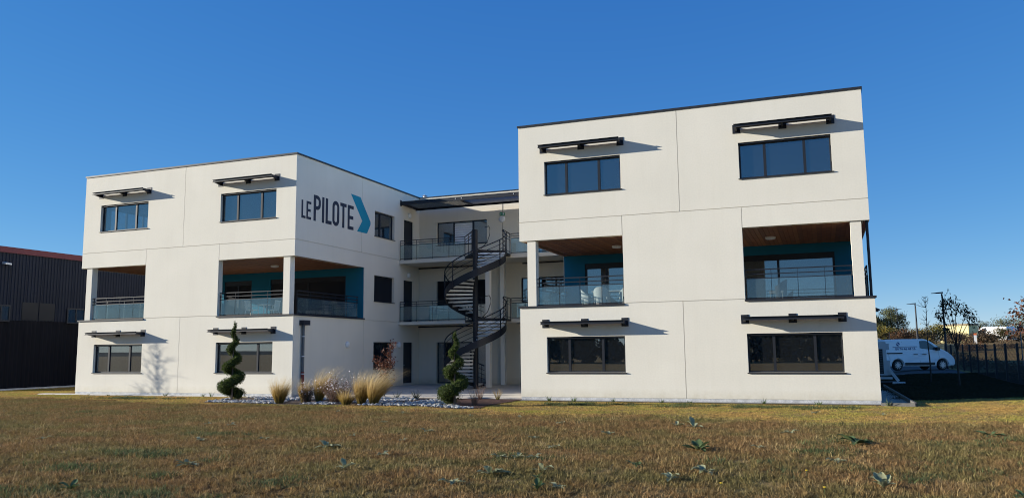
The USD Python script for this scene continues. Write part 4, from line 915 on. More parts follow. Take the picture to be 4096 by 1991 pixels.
# ------------------------------------------------------------------ right of the building: machine, van, fence, trees, lamps
M['whitecar'] = pm('white_car_paint', (0.66, 0.67, 0.68), rough=0.28, var=0.02, scale=2, coat=0.4)
M['greycar'] = pm('grey_car_paint', (0.20, 0.21, 0.22), rough=0.3, var=0.03, scale=2, coat=0.4)
M['trim'] = pm('black_trim', (0.018, 0.018, 0.020), rough=0.6, var=0.1, scale=6)
M['tyre'] = pm('tyre_rubber', (0.014, 0.014, 0.015), rough=0.85, var=0.15, scale=10)
M['alloy'] = pm('alloy_rim', (0.50, 0.50, 0.52), rough=0.35, metal=0.7, var=0.05)
M['carglass'] = pm('tinted_car_glass', (0.03, 0.04, 0.045), rough=0.06, var=0.05, spec=0.8)
M['headlight'] = pm('headlight_glass', (0.55, 0.58, 0.62), rough=0.12, var=0.05, spec=0.8)
M['print'] = pm('blue_print', (0.03, 0.05, 0.16), rough=0.5, var=0.05)

def vehicle(name, label, cat, base, rz, L, Wd, prof, wheels, wr, windows, mat, tumble=0.10, waist=1.05, extra=None, group=None):
    """Body from a side profile (x forward, z up) with wheel arches, narrowing above the waist; side windows as polygons in the profile plane."""
    t = thing(name, label, cat, base, group, rz); o = dict(world_space=False)
    pg = Polygon(prof)
    for wx in wheels: pg = pg - Point(wx, wr).buffer(wr + 0.06, 12)
    pg = pg.buffer(0)
    yw = lambda z_: Wd / 2 - tumble * max(0, (z_ - waist)) ** 1.2 - 0.05 * max(0, 0.45 - z_)
    def body(poly, inset=0.0):
        mb_ = MB(); m = trimesh.creation.extrude_polygon(poly, 1.0, engine='earcut'); v = m.vertices.copy(); f = m.faces
        s = np.where(v[:, 2] > 0.5, 1, -1)
        edge = np.array([poly.exterior.distance(Point(a, b)) for a, b in v[:, :2]])
        vv = np.stack([v[:, 0], s * np.array([yw(z_) for z_ in v[:, 1]]), v[:, 1]], 1)
        return vv, f[:, ::-1]
    # rounded: an inner full-width slab and an outer slightly smaller outline
    core = body(pg)
    inner = pg.buffer(-0.05).buffer(0)
    v1, f1 = core; v1 = v1.copy(); v1[:, 1] *= (Wd / 2 - 0.06) / (Wd / 2)
    mbody = MB().add(v1, f1)
    for g_ in getattr(inner, 'geoms', [inner]):
        v2, f2 = body(g_); mbody.add(v2, f2)
    obj('body', mbody, mat, t, **o)
    for w_ in windows:
        m = trimesh.creation.extrude_polygon(Polygon(w_), 0.008, engine='earcut')
        for sd in (-1, 1):
            v = m.vertices; vv = np.stack([v[:, 0], [sd * (yw(b) + c - 0.002) for b, c in v[:, 1:]], v[:, 1]], 1)
            obj('side_window', (vv, m.faces if sd < 0 else m.faces[:, ::-1]), M['carglass'], t, **o)
    for wx in wheels:
        for sd in (-1, 1):
            y0 = sd * (Wd / 2 - 0.22); y1 = sd * (Wd / 2 - 0.015)
            ty = obj('wheel', MB().tube([(wx, y0, wr), (wx, y0 + sd * 0.02, wr), (wx, y1 - sd * 0.03, wr), (wx, y1, wr)], [wr * 0.8, wr, wr, wr * 0.86], 22), M['tyre'], t, smooth=40, **o)
            sp_ = MB()
            for k in range(10):
                a = k * math.pi / 5; c_, s_ = math.cos(a), math.sin(a)
                sp_.bar((wx + 0.05 * c_, y1 + sd * 0.004, wr + 0.05 * s_), (wx + wr * 0.66 * c_, y1 + sd * 0.004, wr + wr * 0.66 * s_), 0.02, 0.05, up=(0, 0, 1) if abs(s_) < 0.9 else (1, 0, 0))
            sp_.tube([(wx, y1 - sd * 0.01, wr), (wx, y1 + sd * 0.012, wr)], [0.065, 0.065], 12)
            obj('rim', sp_, M['alloy'], ty, **o)
    if extra: extra(t, yw, o)
    return t
VP = [(-2.47, 0.42), (-2.50, 0.8), (-2.47, 1.55), (-2.42, 1.86), (-2.30, 1.94), (-1.0, 1.97), (0.35, 1.97), (0.62, 1.93), (0.90, 1.80), (1.30, 1.53), (1.50, 1.36), (1.80, 1.24), (2.05, 1.10), (2.26, 0.94), (2.40, 0.78), (2.48, 0.62), (2.48, 0.36), (2.35, 0.26), (-2.40, 0.30)]
VW = [[(0.06, 1.42), (0.07, 1.80), (0.13, 1.86), (0.50, 1.86), (0.60, 1.83), (0.95, 1.60), (1.26, 1.36), (1.28, 1.30), (1.20, 1.27), (0.60, 1.33), (0.20, 1.37)]]
def van_extra(t, yw, o):
    sd = -1
    def onside(x0, x1, z0, z1, name, mat, d=0.012):
        v = []
        for e in (0.0, d):
            v += [(x0, sd * (yw(z0) + e), z0), (x1, sd * (yw(z0) + e), z0), (x1, sd * (yw(z1) + e), z1), (x0, sd * (yw(z1) + e), z1)]
        return obj(name, MB().add(v, [(0, 1, 2, 3), (7, 6, 5, 4), (0, 4, 5, 1), (1, 5, 6, 2), (2, 6, 7, 3), (3, 7, 4, 0)]), mat, t, **o)
    for s_ in (-1, 1):
        sd = s_
        onside(-1.05, 1.02, 0.34, 0.50, 'sill_trim', M['trim'])
        onside(-2.25, -1.18, 1.06, 1.13, 'sliding_rail', M['trim'])
        onside(-0.42, -0.14, 1.00, 1.04, 'door_handle', M['trim'], 0.03); onside(0.18, 0.46, 1.00, 1.04, 'door_handle', M['trim'], 0.03)
        onside(-0.01, 0.004, 0.52, 1.90, 'door_gap', M['trim'], 0.002); onside(-1.14, -1.125, 0.52, 1.82, 'door_gap', M['trim'], 0.002)
        onside(1.34, 1.35, 0.75, 1.30, 'door_gap', M['trim'], 0.002)
        obj('mirror', MB().box(1.12, 1.30, sd * (yw(1.3) + 0.02), sd * (yw(1.3) + 0.22), 1.24, 1.46), M['trim'], t, **o)
        obj('headlight', MB().add([(1.98, sd * 0.88, 1.04), (2.34, sd * 0.86, 0.80), (2.38, sd * 0.60, 0.80), (2.08, sd * 0.62, 1.06), (2.0, sd * 0.90, 0.96), (2.30, sd * 0.90, 0.74), (2.42, sd * 0.62, 0.74), (2.14, sd * 0.62, 0.98)],
            [(0, 1, 2, 3), (7, 6, 5, 4), (0, 4, 5, 1), (1, 5, 6, 2), (2, 6, 7, 3), (3, 7, 4, 0)]), M['headlight'], t, **o)
    sd = -1
    obj('windscreen', MB().add([(0.66, -0.78, 1.915), (0.66, 0.78, 1.915), (1.48, 0.84, 1.385), (1.48, -0.84, 1.385)], [(0, 3, 2, 1)]), M['carglass'], t, **o)
    obj('front_bumper', MB().box(2.20, 2.53, -0.93, 0.93, 0.28, 0.62), M['trim'], t, **o)
    # lettering and emblem on the flank
    def sign(text, h, x, z_, bold=False):
        m = meshkit.text_mesh(text, h, 0.002, bold); v = m.vertices.copy(); w_ = v[:, 0].max()
        vv = np.stack([x - w_ / 2 + v[:, 0], -np.array([yw(z_ + b) + 0.0015 + c for b, c in v[:, 1:]]), z_ + v[:, 1]], 1)
        obj('lettering', (vv, m.faces), M['print'], t, **o)
    sign('04 74 46 48 13', 0.135, -0.95, 1.30, True)
    obj('stripe_line', MB().box(-1.80, -0.10, -yw(1.49) - 0.004, -yw(1.49) - 0.001, 1.475, 1.505), M['print'], t, **o)
    c = np.array([(-1.42 + 0.125 * math.cos(a), 1.66 + 0.125 * math.sin(a)) for a in np.linspace(0, 6.283, 25)[:-1]])
    disc = Polygon(c) - LineString([(-1.56, 1.74), (-1.44, 1.68), (-1.40, 1.64), (-1.28, 1.58)]).buffer(0.03)
    for g_ in getattr(disc, 'geoms', [disc]):
        m = trimesh.creation.extrude_polygon(g_, 0.003, engine='earcut'); v = m.vertices
        obj('emblem', (np.stack([v[:, 0], -np.array([yw(b) + 0.001 + c_ for b, c_ in v[:, 1:]]), v[:, 1]], 1), m.faces), M['print'], t, **o)
VR = math.radians(30)
vx, vy = 15.03 + 1.53 * math.cos(VR) - 0.50, 28.13 + 1.53 * math.sin(VR) + 0.3
vehicle('delivery_van', 'white panel van with blue lettering parked beside the building', 'van', (vx, vy, float(gz(vx, vy)) + 0.02), VR, 5.0, 1.92, VP, (-1.53, 1.57), 0.335, VW, M['whitecar'], extra=van_extra)
CPF = [(-2.1, 0.40), (-2.12, 0.75), (-2.05, 1.0), (-1.75, 1.38), (-1.2, 1.52), (0.1, 1.54), (0.5, 1.45), (1.15, 1.02), (1.9, 0.88), (2.1, 0.7), (2.12, 0.4), (2.0, 0.25), (-2.0, 0.25)]
CW = [[(-1.65, 1.02), (-1.5, 1.3), (-1.15, 1.44), (-0.35, 1.46), (-0.35, 1.02)], [(-0.27, 1.02), (-0.27, 1.46), (0.1, 1.46), (0.42, 1.38), (0.95, 1.02)]]
vehicle('estate_car', 'grey car partly hidden behind the white van roof', 'car', (14.55, 46.3, float(gz(14.55, 46.3)) + 0.35), 0.1, 4.2, 1.8, CPF, (-1.3, 1.3), 0.31, CW, M['greycar'], tumble=0.25, waist=0.95)
for k, (bx, by, rz, lab) in enumerate(((30.9, 90.0, 2.4, 'white van far off, left of the bushes by the pale hut'), (33.2, 94.2, 0.25, 'white van far off with dark roof rack above the bushes'), (38.4, 96.0, 0.2, 'white van farthest right behind the roadside bushes'))):
    vehicle('parked_van', lab, 'van', (bx, by, float(gz(bx, by)) - 0.12), rz, 5.0, 1.92, VP, (-1.53, 1.57), 0.335, VW, M['whitecar'], group='white vans in the far car park')

# machine with a stabiliser leg behind the right corner
M['machine'] = pm('pale_machine_paint', (0.52, 0.53, 0.54), rough=0.45, var=0.06, scale=3)
t = thing('site_machine', 'pale site machine with a slanting stabiliser leg behind the right wing corner', 'machine', (13.3, 14.6, 0.0))
o = {}
obj('cabinet', MB().box(12.75, 13.52, 14.5, 15.6, 0.35, 1.95).box(13.521, 13.66, 14.52, 15.5, 1.56, 1.86).box(13.521, 13.66, 14.52, 15.5, 0.36, 1.05), M['machine'], t)
gr_ = obj('grille', MB().box(12.80, 13.36, 14.485, 14.499, 0.42, 1.60), M['trim'], t)
for k in range(10): obj('slat', MB().box(12.82, 13.34, 14.47, 14.484, 0.47 + k * 0.112, 0.50 + k * 0.112), M['zinc'], gr_)
obj('leg', MB().bar((13.60, 14.50, 0.62), (13.98, 14.46, 0.06), 0.10, 0.13), M['machine'], t)
obj('foot_pad', MB().box(13.70, 14.25, 14.25, 14.70, -0.06, 0.03), M['machine'], t)
obj('base_beam', MB().box(12.7, 13.72, 14.42, 14.54, 0.16, 0.26), M['machine'], t)
obj('base_beam', MB().box(12.7, 13.9, 14.55, 14.66, -0.02, 0.06), M['zinc'], t)
for k in range(2): obj('wheel', MB().cyl((13.0, 14.6 + k * 0.9, 0.22), (13.0, 14.8 + k * 0.9, 0.22), 0.24, 16), M['tyre'], t, smooth=40)

# post-and-mesh fence
def mesh_fence(label, pts, top, group=None, wires=True, screen=None):
    t = thing('mesh_fence', label, 'fence', (pts[0][0], pts[0][1], float(gz(*pts[0]))), group)
    for k, (a, b) in enumerate(pts):
        obj('post', MB().box(a - 0.045, a + 0.045, b - 0.045, b + 0.045, float(gz(a, b)) - 0.2, top), M['trim'], t)
    for (a, b), (c, d) in zip(pts[:-1], pts[1:]):
        z0 = float(gz((a + c) / 2, (b + d) / 2)) + 0.05; p, q = np.array([a, b, 0.0]), np.array([c, d, 0.0]); u = (q - p) / np.linalg.norm(q - p)
        p, q = p + u * 0.047, q - u * 0.047; m = MB()
        n = max(4, int(np.linalg.norm(q - p) / 0.09))
        for i in range(n + 1):
            e = p + (q - p) * i / n; m.bar(e + (0, 0, z0), e + (0, 0, top - 0.03), 0.008)
        for zz in np.linspace(z0 + 0.02, top - 0.04, 5): m.bar(p + (0, 0, zz), q + (0, 0, zz), 0.009)
        pa = obj('mesh_panel', m, M['trim'], t)
        if screen: obj('screen', MB().bar(p + (0, 0.03, (z0 + top) / 2), q + (0, 0.03, (z0 + top) / 2), 0.012, top - z0 - 0.1), screen, t)
mesh_fence('dark mesh fence with black posts running back beside the lawn', [(18.62, 4.9 + 2.5 * k) for k in range(13)], 1.80)
M['screen'] = pm('grey_green_screen', (0.10, 0.135, 0.115), rough=0.7, var=0.12, scale=3)
mesh_fence('grey-green screened fence across the end of the parking', [(11.5 + 2.4 * k, 47.6) for k in range(5)], 1.92, screen=M['screen'])
mesh_fence('thin wire fence before the autumn hedge on the bank', [(12.0 + 2.5 * k, 62.0) for k in range(6)], 3.15)

# street lamps
def street_lamp(label, base, top, arm):
    z0 = float(gz(base[0], base[1])); t = thing('street_lamp', label, 'street lamp', (base[0], base[1], z0), 'street lamps along the parking road')
    o = dict(world_space=False); h = top - z0
    obj('pole', MB().tube([(0, 0, -0.1), (0, 0, h * 0.5), (0, 0, h - 0.25), (arm * 0.03, 0, h - 0.02)], [0.085, 0.07, 0.055, 0.05], 10), M['dark'], t, smooth=40, **o)
    s = 1 if arm > 0 else -1
    obj('lamp_head', MB().add([(-s * 0.06, -0.12, h), (-s * 0.06, 0.12, h), (arm, 0.09, h + 0.005), (arm, -0.09, h + 0.005), (-s * 0.06, -0.10, h + 0.10), (-s * 0.06, 0.10, h + 0.10), (arm, 0.07, h + 0.035), (arm, -0.07, h + 0.035)],
        [(0, 1, 2, 3), (7, 6, 5, 4), (0, 4, 5, 1), (1, 5, 6, 2), (2, 6, 7, 3), (3, 7, 4, 0)]), M['dark'], t, **o)
street_lamp('grey street lamp nearest, its pole rising behind the van bonnet', (18.4, 32.8), 5.26, -0.66)
street_lamp('grey street lamp rising behind the van roof', (18.2, 48.0), 5.28, -0.66)
street_lamp('thin distant street lamp before the tall airy trees', (20.1, 90.9), 6.66, 0.62)

# sign post
t = thing('sign_post', 'thin grey post with a small dark sign plate on the right', 'sign', (20.36, 20.36, float(gz(20.36, 20.36))))
obj('post', MB().cyl((0, 0, -0.1), (0, 0, 2.75), 0.03, 8), M['zinc'], t, world_space=False)
obj('plate', MB().box(-0.13, 0.13, -0.05, -0.035, 2.35, 2.62), M['trim'], t, world_space=False)
t = thing('marker_post', 'pale marker post with an orange top before the pale hut', 'post', (25.15, 65.2, float(gz(25.15, 65.2))))
obj('post', MB().box(-0.14, 0.14, -0.06, 0.06, -0.1, 0.82), M['white'], t, world_space=False)
obj('top', MB().box(-0.15, 0.15, -0.07, 0.07, 0.821, 1.0), pm('orange_plastic', (0.6, 0.13, 0.03), rough=0.4), t, world_space=False)

# pale yellow hut
zh = 1.9
t = thing('utility_hut', 'pale yellow rendered hut with a flat brown roof edge on the bank', 'hut', (26.1, 75.2, zh))
c0 = np.array([26.1, 75.2]); u1 = np.array([-0.6, 0.8]); u2 = np.array([0.8, 0.6])
q4 = [c0, c0 + u2 * 1.3, c0 + u2 * 1.3 + u1 * 4.2, c0 + u1 * 4.2]
obj('wall', flat(Polygon(q4), zh - 0.3, 4.0), pm('pale_yellow_render', (0.56, 0.50, 0.25), rough=0.85, var=0.06, scale=1.5), t)
obj('roof_edge', flat(Polygon(q4).buffer(0.08, join_style=2), 4.001, 4.20), pm('brown_roof_edge', (0.20, 0.16, 0.10), rough=0.8, var=0.1), t)
obj('door', MB().bar(tuple(c0 + u1 * 2.0 - u2 * 0.01) + (2.95,), tuple(c0 + u1 * 2.9 - u2 * 0.01) + (2.95,), 0.03, 1.8), pm('hut_door', (0.42, 0.38, 0.20), rough=0.6), t)

# trees and bushes
def leafy(name, mats, label, cat, base, blobs, n, leaf, seed, trunk_h=None, trunk_r=0.08, stems=4, group=None, trunk_mat=None):
    """A crown of many leaf clumps spread through several uneven blobs, on a forked trunk."""
    rg = np.random.default_rng(seed); t = thing(name, label, cat, (base[0], base[1], float(gz(base[0], base[1])) if len(base) < 3 else base[2]), group); o = dict(world_space=False)
    tr = MB(); B_ = np.array(blobs, float)
    th = trunk_h if trunk_h is not None else B_[:, 2].min() * 0.8
    tr.tube([(0, 0, -0.2), (0.02, 0, th * 0.5), (0, 0.02, th)], [trunk_r, trunk_r * 0.85, trunk_r * 0.7], 7)
    for b in B_:
        e = b[:3] * (1, 1, 0.97); m_ = (np.array([0, 0, th]) + e) / 2 + rg.normal(0, 0.05, 3) * np.linalg.norm(e) * 0.3
        tr.tube([(0, 0, th * 0.9), m_, e], [trunk_r * 0.5, trunk_r * 0.33, trunk_r * 0.12], 5)
    obj('trunk', tr, trunk_mat or M['bark'], t, **o)
    w = B_[:, 3] * B_[:, 4] * B_[:, 5]; k = rg.choice(len(B_), n // 7, p=w / w.sum())
    d = rg.normal(size=(n // 7, 3)); d /= np.linalg.norm(d, axis=1, keepdims=True)
    c = B_[k, :3] + d * B_[k, 3:6] * (rg.uniform(0.25, 1.0, n // 7) ** 0.6)[:, None]
    c = c[meshkit.noise(c * (2.2 / max(0.3, B_[:, 3].mean())), seed) > 0.30]
    p = np.repeat(c, 7, 0) + rg.normal(0, leaf * 1.1, (len(c) * 7, 3))
    part = rg.integers(0, len(mats), len(c)).repeat(7)
    for i, m_ in enumerate(mats): obj('crown', MB().add(*leaf_quads(p[part == i], leaf, rg, aspect=0.6)), m_, t, **o)
    return t
def leafmat(name, c): return pm(name, c, rough=0.65, var=0.35, scale=1.2, rand=0.4, trans=0.3, spec=0.2)
M['dgreen'] = leafmat('dark_leaf', (0.032, 0.042, 0.018)); M['grey_green'] = leafmat('grey_green_leaf', (0.19, 0.215, 0.125)); M['olive'] = leafmat('olive_leaf', (0.20, 0.20, 0.06))
M['yellowleaf'] = leafmat('yellow_leaf', (0.38, 0.29, 0.06)); M['rustleaf'] = leafmat('rust_leaf', (0.24, 0.11, 0.05)); M['brownleaf'] = leafmat('brown_leaf', (0.22, 0.15, 0.085)); M['pale_leaf'] = leafmat('pale_leaf', (0.20, 0.19, 0.10))

# small multi-stemmed tree with dark hanging leaves
rg = np.random.default_rng(81); t = thing('multistem_tree', 'small multi-stemmed tree with dark drooping leaves behind the fence line', 'tree', (16.07, 10.93, float(gz(16.07, 10.93))))
o = dict(world_space=False); mb = MB(); cl = []
mb.tube([(0, 0, -0.2), (0.0, 0, 0.8), (0.03, 0, 1.55)], [0.048, 0.042, 0.04], 8)
for k, (ex, ez) in enumerate(((-0.62, 3.35), (-0.34, 3.75), (-0.10, 3.9), (0.12, 3.8), (0.50, 3.4), (0.72, 3.1), (-0.05, 2.75), (-0.45, 2.6))):
    ey = rg.uniform(-0.5, 0.5); m_ = np.array([ex * 0.35, ey * 0.35, 1.55 + (ez - 1.55) * 0.45])
    pts = [(0.03, 0, 1.5), m_, (ex * 0.75, ey * 0.75, 1.55 + (ez - 1.55) * 0.8), (ex, ey, ez)]
    mb.tube(pts, [0.024, 0.018, 0.012, 0.005], 6)
    for j in range(19 if ez > 3 else 9):
        s = rg.uniform(0.62, 1.0); q = np.array(pts[1]) * (1 - s) + np.array(pts[3]) * s + rg.normal(0, 0.13, 3) * (1, 1.3, 0.8); cl.append(q)
cl = np.array(cl); cl = cl[(cl[:, 2] > 2.25)]
obj('trunk', mb, M['darkbark'], t, **o)
p = np.repeat(cl, 4, 0) + rg.normal(0, 0.085, (len(cl) * 4, 3))
obj('crown', MB().add(*leaf_quads(p, 0.17, rg, aspect=0.30, dirs=np.tile([0, 0, -0.9], (len(p), 1)) + rg.normal(0, 0.45, (len(p), 3)))), M['dgreen'], t, **o)

# bare sapling before the van
rg = np.random.default_rng(83); t = thing('bare_sapling', 'thin bare sapling with whorls of twigs standing before the van', 'tree', (15.43, 15.04, float(gz(15.43, 15.04))))
mb = MB(); hh = 4.15
mb.tube([(0.02 * math.sin(2.2 * z_), 0.015 * math.cos(1.7 * z_), z_) for z_ in np.linspace(-0.2, hh, 14)], np.linspace(0.042, 0.008, 14), 7); obj('trunk', mb, M['darkbark'], t, **o)
mb = MB()
for zc, nb, L in ((2.15, 5, 0.36), (2.75, 3, 0.30), (3.0, 3, 0.34), (3.35, 2, 0.22), (3.62, 4, 0.50), (3.85, 4, 0.30), (4.05, 4, 0.20)):
    for j in range(nb):
        a = rg.uniform(0, 6.283); e = np.array([math.cos(a), math.sin(a) * 0.8, 0.35]); q = [np.array([0, 0, zc])]
        for i in range(4): e = e + rg.normal(0, 0.22, 3) + (0, 0, 0.16); e /= np.linalg.norm(e); q.append(q[-1] + e * L / 4)
        mb.tube(q, np.linspace(0.013, 0.004, 5), 4)
        q2 = [q[2], q[2] + (e + rg.normal(0, 0.6, 3)) * L * 0.25]; mb.tube(q2, (0.007, 0.003), 4)
obj('branches', mb, M['darkbark'], t, **o)

# red-leaved tree at the right edge
leafy('red_tree', [M['rustleaf'], M['redleaf']], 'red-leaved young tree reaching in at the right edge', 'tree', (16.72, -2.0), [(-0.62, 0, 2.72, 0.45, 0.5, 0.22), (-0.75, 0.1, 2.15, 0.35, 0.5, 0.16), (0.1, 0, 2.6, 0.6, 0.6, 0.6), (0.5, 0, 2.2, 0.5, 0.5, 0.4)], 1500, 0.10, 85, 1.6, 0.05)

# tall airy trees far behind
leafy('airy_tree', [M['grey_green'], M['olive'], M['grey_green']], 'tall airy grey-green tree with layered boughs far behind the van', 'tree', (19.4, 92.0), [(-0.3, 0, 4.0, 1.1, 1.4, 0.35), (0.9, 0, 3.5, 1.1, 1.4, 0.30), (0.2, 0, 3.1, 1.6, 1.6, 0.35), (1.1, 0, 2.5, 1.1, 1.2, 0.28), (-0.6, 0, 2.4, 1.1, 1.2, 0.45), (0.9, 0, 1.8, 1.2, 1.2, 0.30), (-0.3, 0, 1.5, 1.2, 1.3, 0.4), (0.2, 0, 4.4, 0.6, 0.8, 0.2)], 7500, 0.17, 86, 2.6, 0.10, group=None)
leafy('airy_tree', [M['grey_green'], M['olive']], 'shorter airy grey-green tree half hidden by the right wing corner', 'tree', (17.3, 91.0), [(-0.4, 0, 3.1, 1.0, 1.3, 0.4), (0.5, 0, 2.5, 1.0, 1.3, 0.35), (-0.2, 0, 1.8, 1.1, 1.3, 0.4), (0.3, 0, 1.2, 1.1, 1.2, 0.4)], 6500, 0.19, 87, 1.9, 0.09)
hb = [((15.2, 66.5), M['olive'], M['yellowleaf'], 'yellow-green bush nearest the building corner'), ((17.0, 66.8), M['yellowleaf'], M['olive'], 'yellow autumn bush below the tall airy tree'), ((18.6, 66.2), M['rustleaf'], M['brownleaf'], 'rust-brown autumn bush left of the second street lamp'),
      ((20.5, 70.0), M['yellowleaf'], M['brownleaf'], 'thin yellow bush behind the bare sapling'), ((22.3, 71.0), M['olive'], M['yellowleaf'], 'olive-green bush against the pale hut')]
for k, ((bx, by), m1, m2, lab) in enumerate(hb):
    hh = (2.0, 1.75, 1.35, 1.5, 2.05)[k]
    leafy('autumn_bush', [m1, m2], lab, 'bush', (bx, by), [(-0.4, 0, hh * 0.55, 0.9, 0.9, hh * 0.5), (0.5, 0.1, hh * 0.5, 0.9, 0.9, hh * 0.45), (0.1, 0, hh * 0.8, 0.6, 0.7, hh * 0.25), (-0.9, 0, hh * 0.4, 0.7, 0.8, hh * 0.4), (1.0, 0, hh * 0.4, 0.7, 0.8, hh * 0.4)], 4200, 0.15, 90 + k, 0.3, 0.04, group=None)
for k, (bx, by, hh, mm, lab) in enumerate(((24.2, 68.5, 0.95, M['brownleaf'], 'dry brown brush at the foot of the pale hut'), (26.3, 67.5, 0.9, M['brownleaf'], 'dry brown brush right of the marker post'), (28.0, 80.0, 1.5, M['rustleaf'], 'russet bush between the hut and the white vans'),
                                     (30.6, 82.0, 1.75, M['olive'], 'green roadside bush in front of the white vans'), (32.6, 80.0, 1.15, M['brownleaf'], 'brown roadside bush right of the green one'), (34.6, 80.0, 1.45, M['olive'], 'olive roadside bush near the right edge'),
                                     (36.6, 80.0, 1.6, M['rustleaf'], 'rusty roadside bush farthest right'))):
    leafy('roadside_bush', [mm, M['brownleaf']], lab, 'bush', (bx, by), [(-0.6, 0, hh * 0.5, 0.9, 0.8, hh * 0.5), (0.5, 0, hh * 0.45, 0.9, 0.8, hh * 0.45), (0.0, 0, hh * 0.75, 0.6, 0.7, hh * 0.3)], 2800, 0.15, 110 + k, 0.2, 0.03)
for k, (bx, by, hh) in enumerate(((38.5, 166, 3.6), (42.5, 168, 4.2), (46.5, 167, 5.2), (50.5, 170, 6.0), (55.0, 168, 5.4))):
    lab = ('faint pale tree far off, first right of the pale hut', 'faint pale tree far off above the white vans', 'broad pale tree far off above the second white van', 'tallest of the pale trees on the far skyline', 'pale tree on the far skyline at the right edge')[k]
    leafy('skyline_tree', [M['pale_leaf'], M['olive']], lab, 'tree', (bx, by), [(-0.8, 0, hh * 0.6, 1.8, 1.5, hh * 0.38), (0.9, 0, hh * 0.55, 1.7, 1.5, hh * 0.4), (0, 0, hh * 0.85, 1.1, 1.0, hh * 0.18)], 2200, 0.24, 130 + k, 1.0, 0.12)

# wood and hills behind the camera, seen only as reflections in the lower windows
rg = np.random.default_rng(151); mb = MB()
for k in range(60):
    bx = -34 + k * 1.7 + rg.uniform(-0.6, 0.6); by = -84 + rg.uniform(-6, 6); hh = rg.choice([3.2, 4.2, 5.5, 7.5]) * rg.uniform(0.85, 1.15)
    mb.tube([(bx, by, -0.3), (bx, by, hh * 0.6)], [0.12, 0.06], 5)
    m = 420; d = rg.normal(size=(m, 3)); d /= np.linalg.norm(d, axis=1, keepdims=True)
    mb.add(*leaf_quads(np.array([bx, by, hh * 0.46]) + d * np.array([rg.uniform(1.2, 2.6), 2.0, hh * 0.5]) * (rg.uniform(0.2, 1, (m, 1)) ** 0.5), 0.75, rg, aspect=0.8))
obj('woodland', mb, leafmat('wood_leaf', (0.12, 0.125, 0.085)), kind='stuff', label='dark row of trees across the field opposite the building')
th_ = np.linspace(0, 2 * math.pi, 181); hv = []
for rad, hs_ in ((900, 0), (1150, 1)):
    for a in th_: hv.append((rad * math.cos(a), rad * math.sin(a), -1.0 if not hs_ else 1.0 + 6 * float(meshkit.fbm(np.array([math.cos(a) * 4, math.sin(a) * 4, 1.0]), 4, 9))))
n = len(th_)
obj('hills', (np.array(hv), np.array([(i + 1, i, n + i, n + i + 1) for i in range(n - 1)])), leafmat('far_hill_wood', (0.045, 0.055, 0.035)), smooth=True, kind='structure', label='low wooded hills along the horizon')

# ------------------------------------------------------------------ the lawn: grass and weeds
def grass_look(name, ramp_a, ramp_b, lo=0.42, hi=1.55):
    n = {'g': ('geometry', {}), 'n1': ('noise_texture', {'scale': 0.5, 'detail': 6.0, 'roughness': 0.7}), 'r1': ('rgb_ramp', {'ramp': ramp_a}), 'r2': ('rgb_ramp', {'ramp': ramp_b}), 'mr': ('map_range', {'from_min': 0.43, 'from_max': 0.60, 'clamp': True}),
         'n2': ('noise_texture', {'scale': 9.0, 'detail': 3.0, 'roughness': 0.7}), 'rc': ('rgb_ramp', {'ramp': [(0.34, (lo, lo, lo * 0.95)), (0.5, (0.95, 0.95, 0.95)), (0.68, (hi, hi, hi * 0.97))]}), 'm2': ('mix', {'mix_type': 'multiply', 'fac': 1.0}),
         'm': ('mix', {}), 'p': ('principled_bsdf', {'roughness': 0.75, 'specular_ior_level': 0.2}), 't': ('translucent_bsdf', {}), 'mx': ('mix_closure', {'fac': 0.3})}
    return material(name, n, [('g.position', 'n1.vector'), ('g.random_per_island', 'r1.fac'), ('g.random_per_island', 'r2.fac'), ('n1.fac', 'mr.value'), ('mr.result', 'm.fac'), ('r1.color', 'm.color1'), ('r2.color', 'm.color2'),
                              ('g.position', 'n2.vector'), ('n2.fac', 'rc.fac'), ('m.color', 'm2.color1'), ('rc.color', 'm2.color2'),
                              ('m2.color', 'p.base_color'), ('m2.color', 't.color'), ('p.BSDF', 'mx.closure1'), ('t.BSDF', 'mx.closure2')], surface='mx.closure')
M['drygrass'] = grass_look('dry_grass_blades', [(0, (0.28, 0.17, 0.07)), (0.45, (0.62, 0.415, 0.17)), (0.8, (0.80, 0.58, 0.27)), (1, (0.86, 0.72, 0.44))], [(0, (0.20, 0.165, 0.06)), (0.45, (0.42, 0.345, 0.125)), (0.8, (0.62, 0.49, 0.20)), (1, (0.78, 0.65, 0.36))])
M['shortgrass'] = grass_look('golden_short_grass', [(0, (0.52, 0.33, 0.105)), (0.5, (0.76, 0.49, 0.165)), (1, (0.88, 0.65, 0.28))], [(0, (0.38, 0.34, 0.075)), (0.5, (0.64, 0.49, 0.12)), (1, (0.78, 0.61, 0.20))])
M['greengrass'] = grass_look('green_grass_blades', [(0, (0.12, 0.145, 0.055)), (0.6, (0.24, 0.27, 0.10)), (1, (0.40, 0.40, 0.19))], [(0, (0.12, 0.14, 0.06)), (0.6, (0.25, 0.26, 0.12)), (1, (0.40, 0.40, 0.21))])

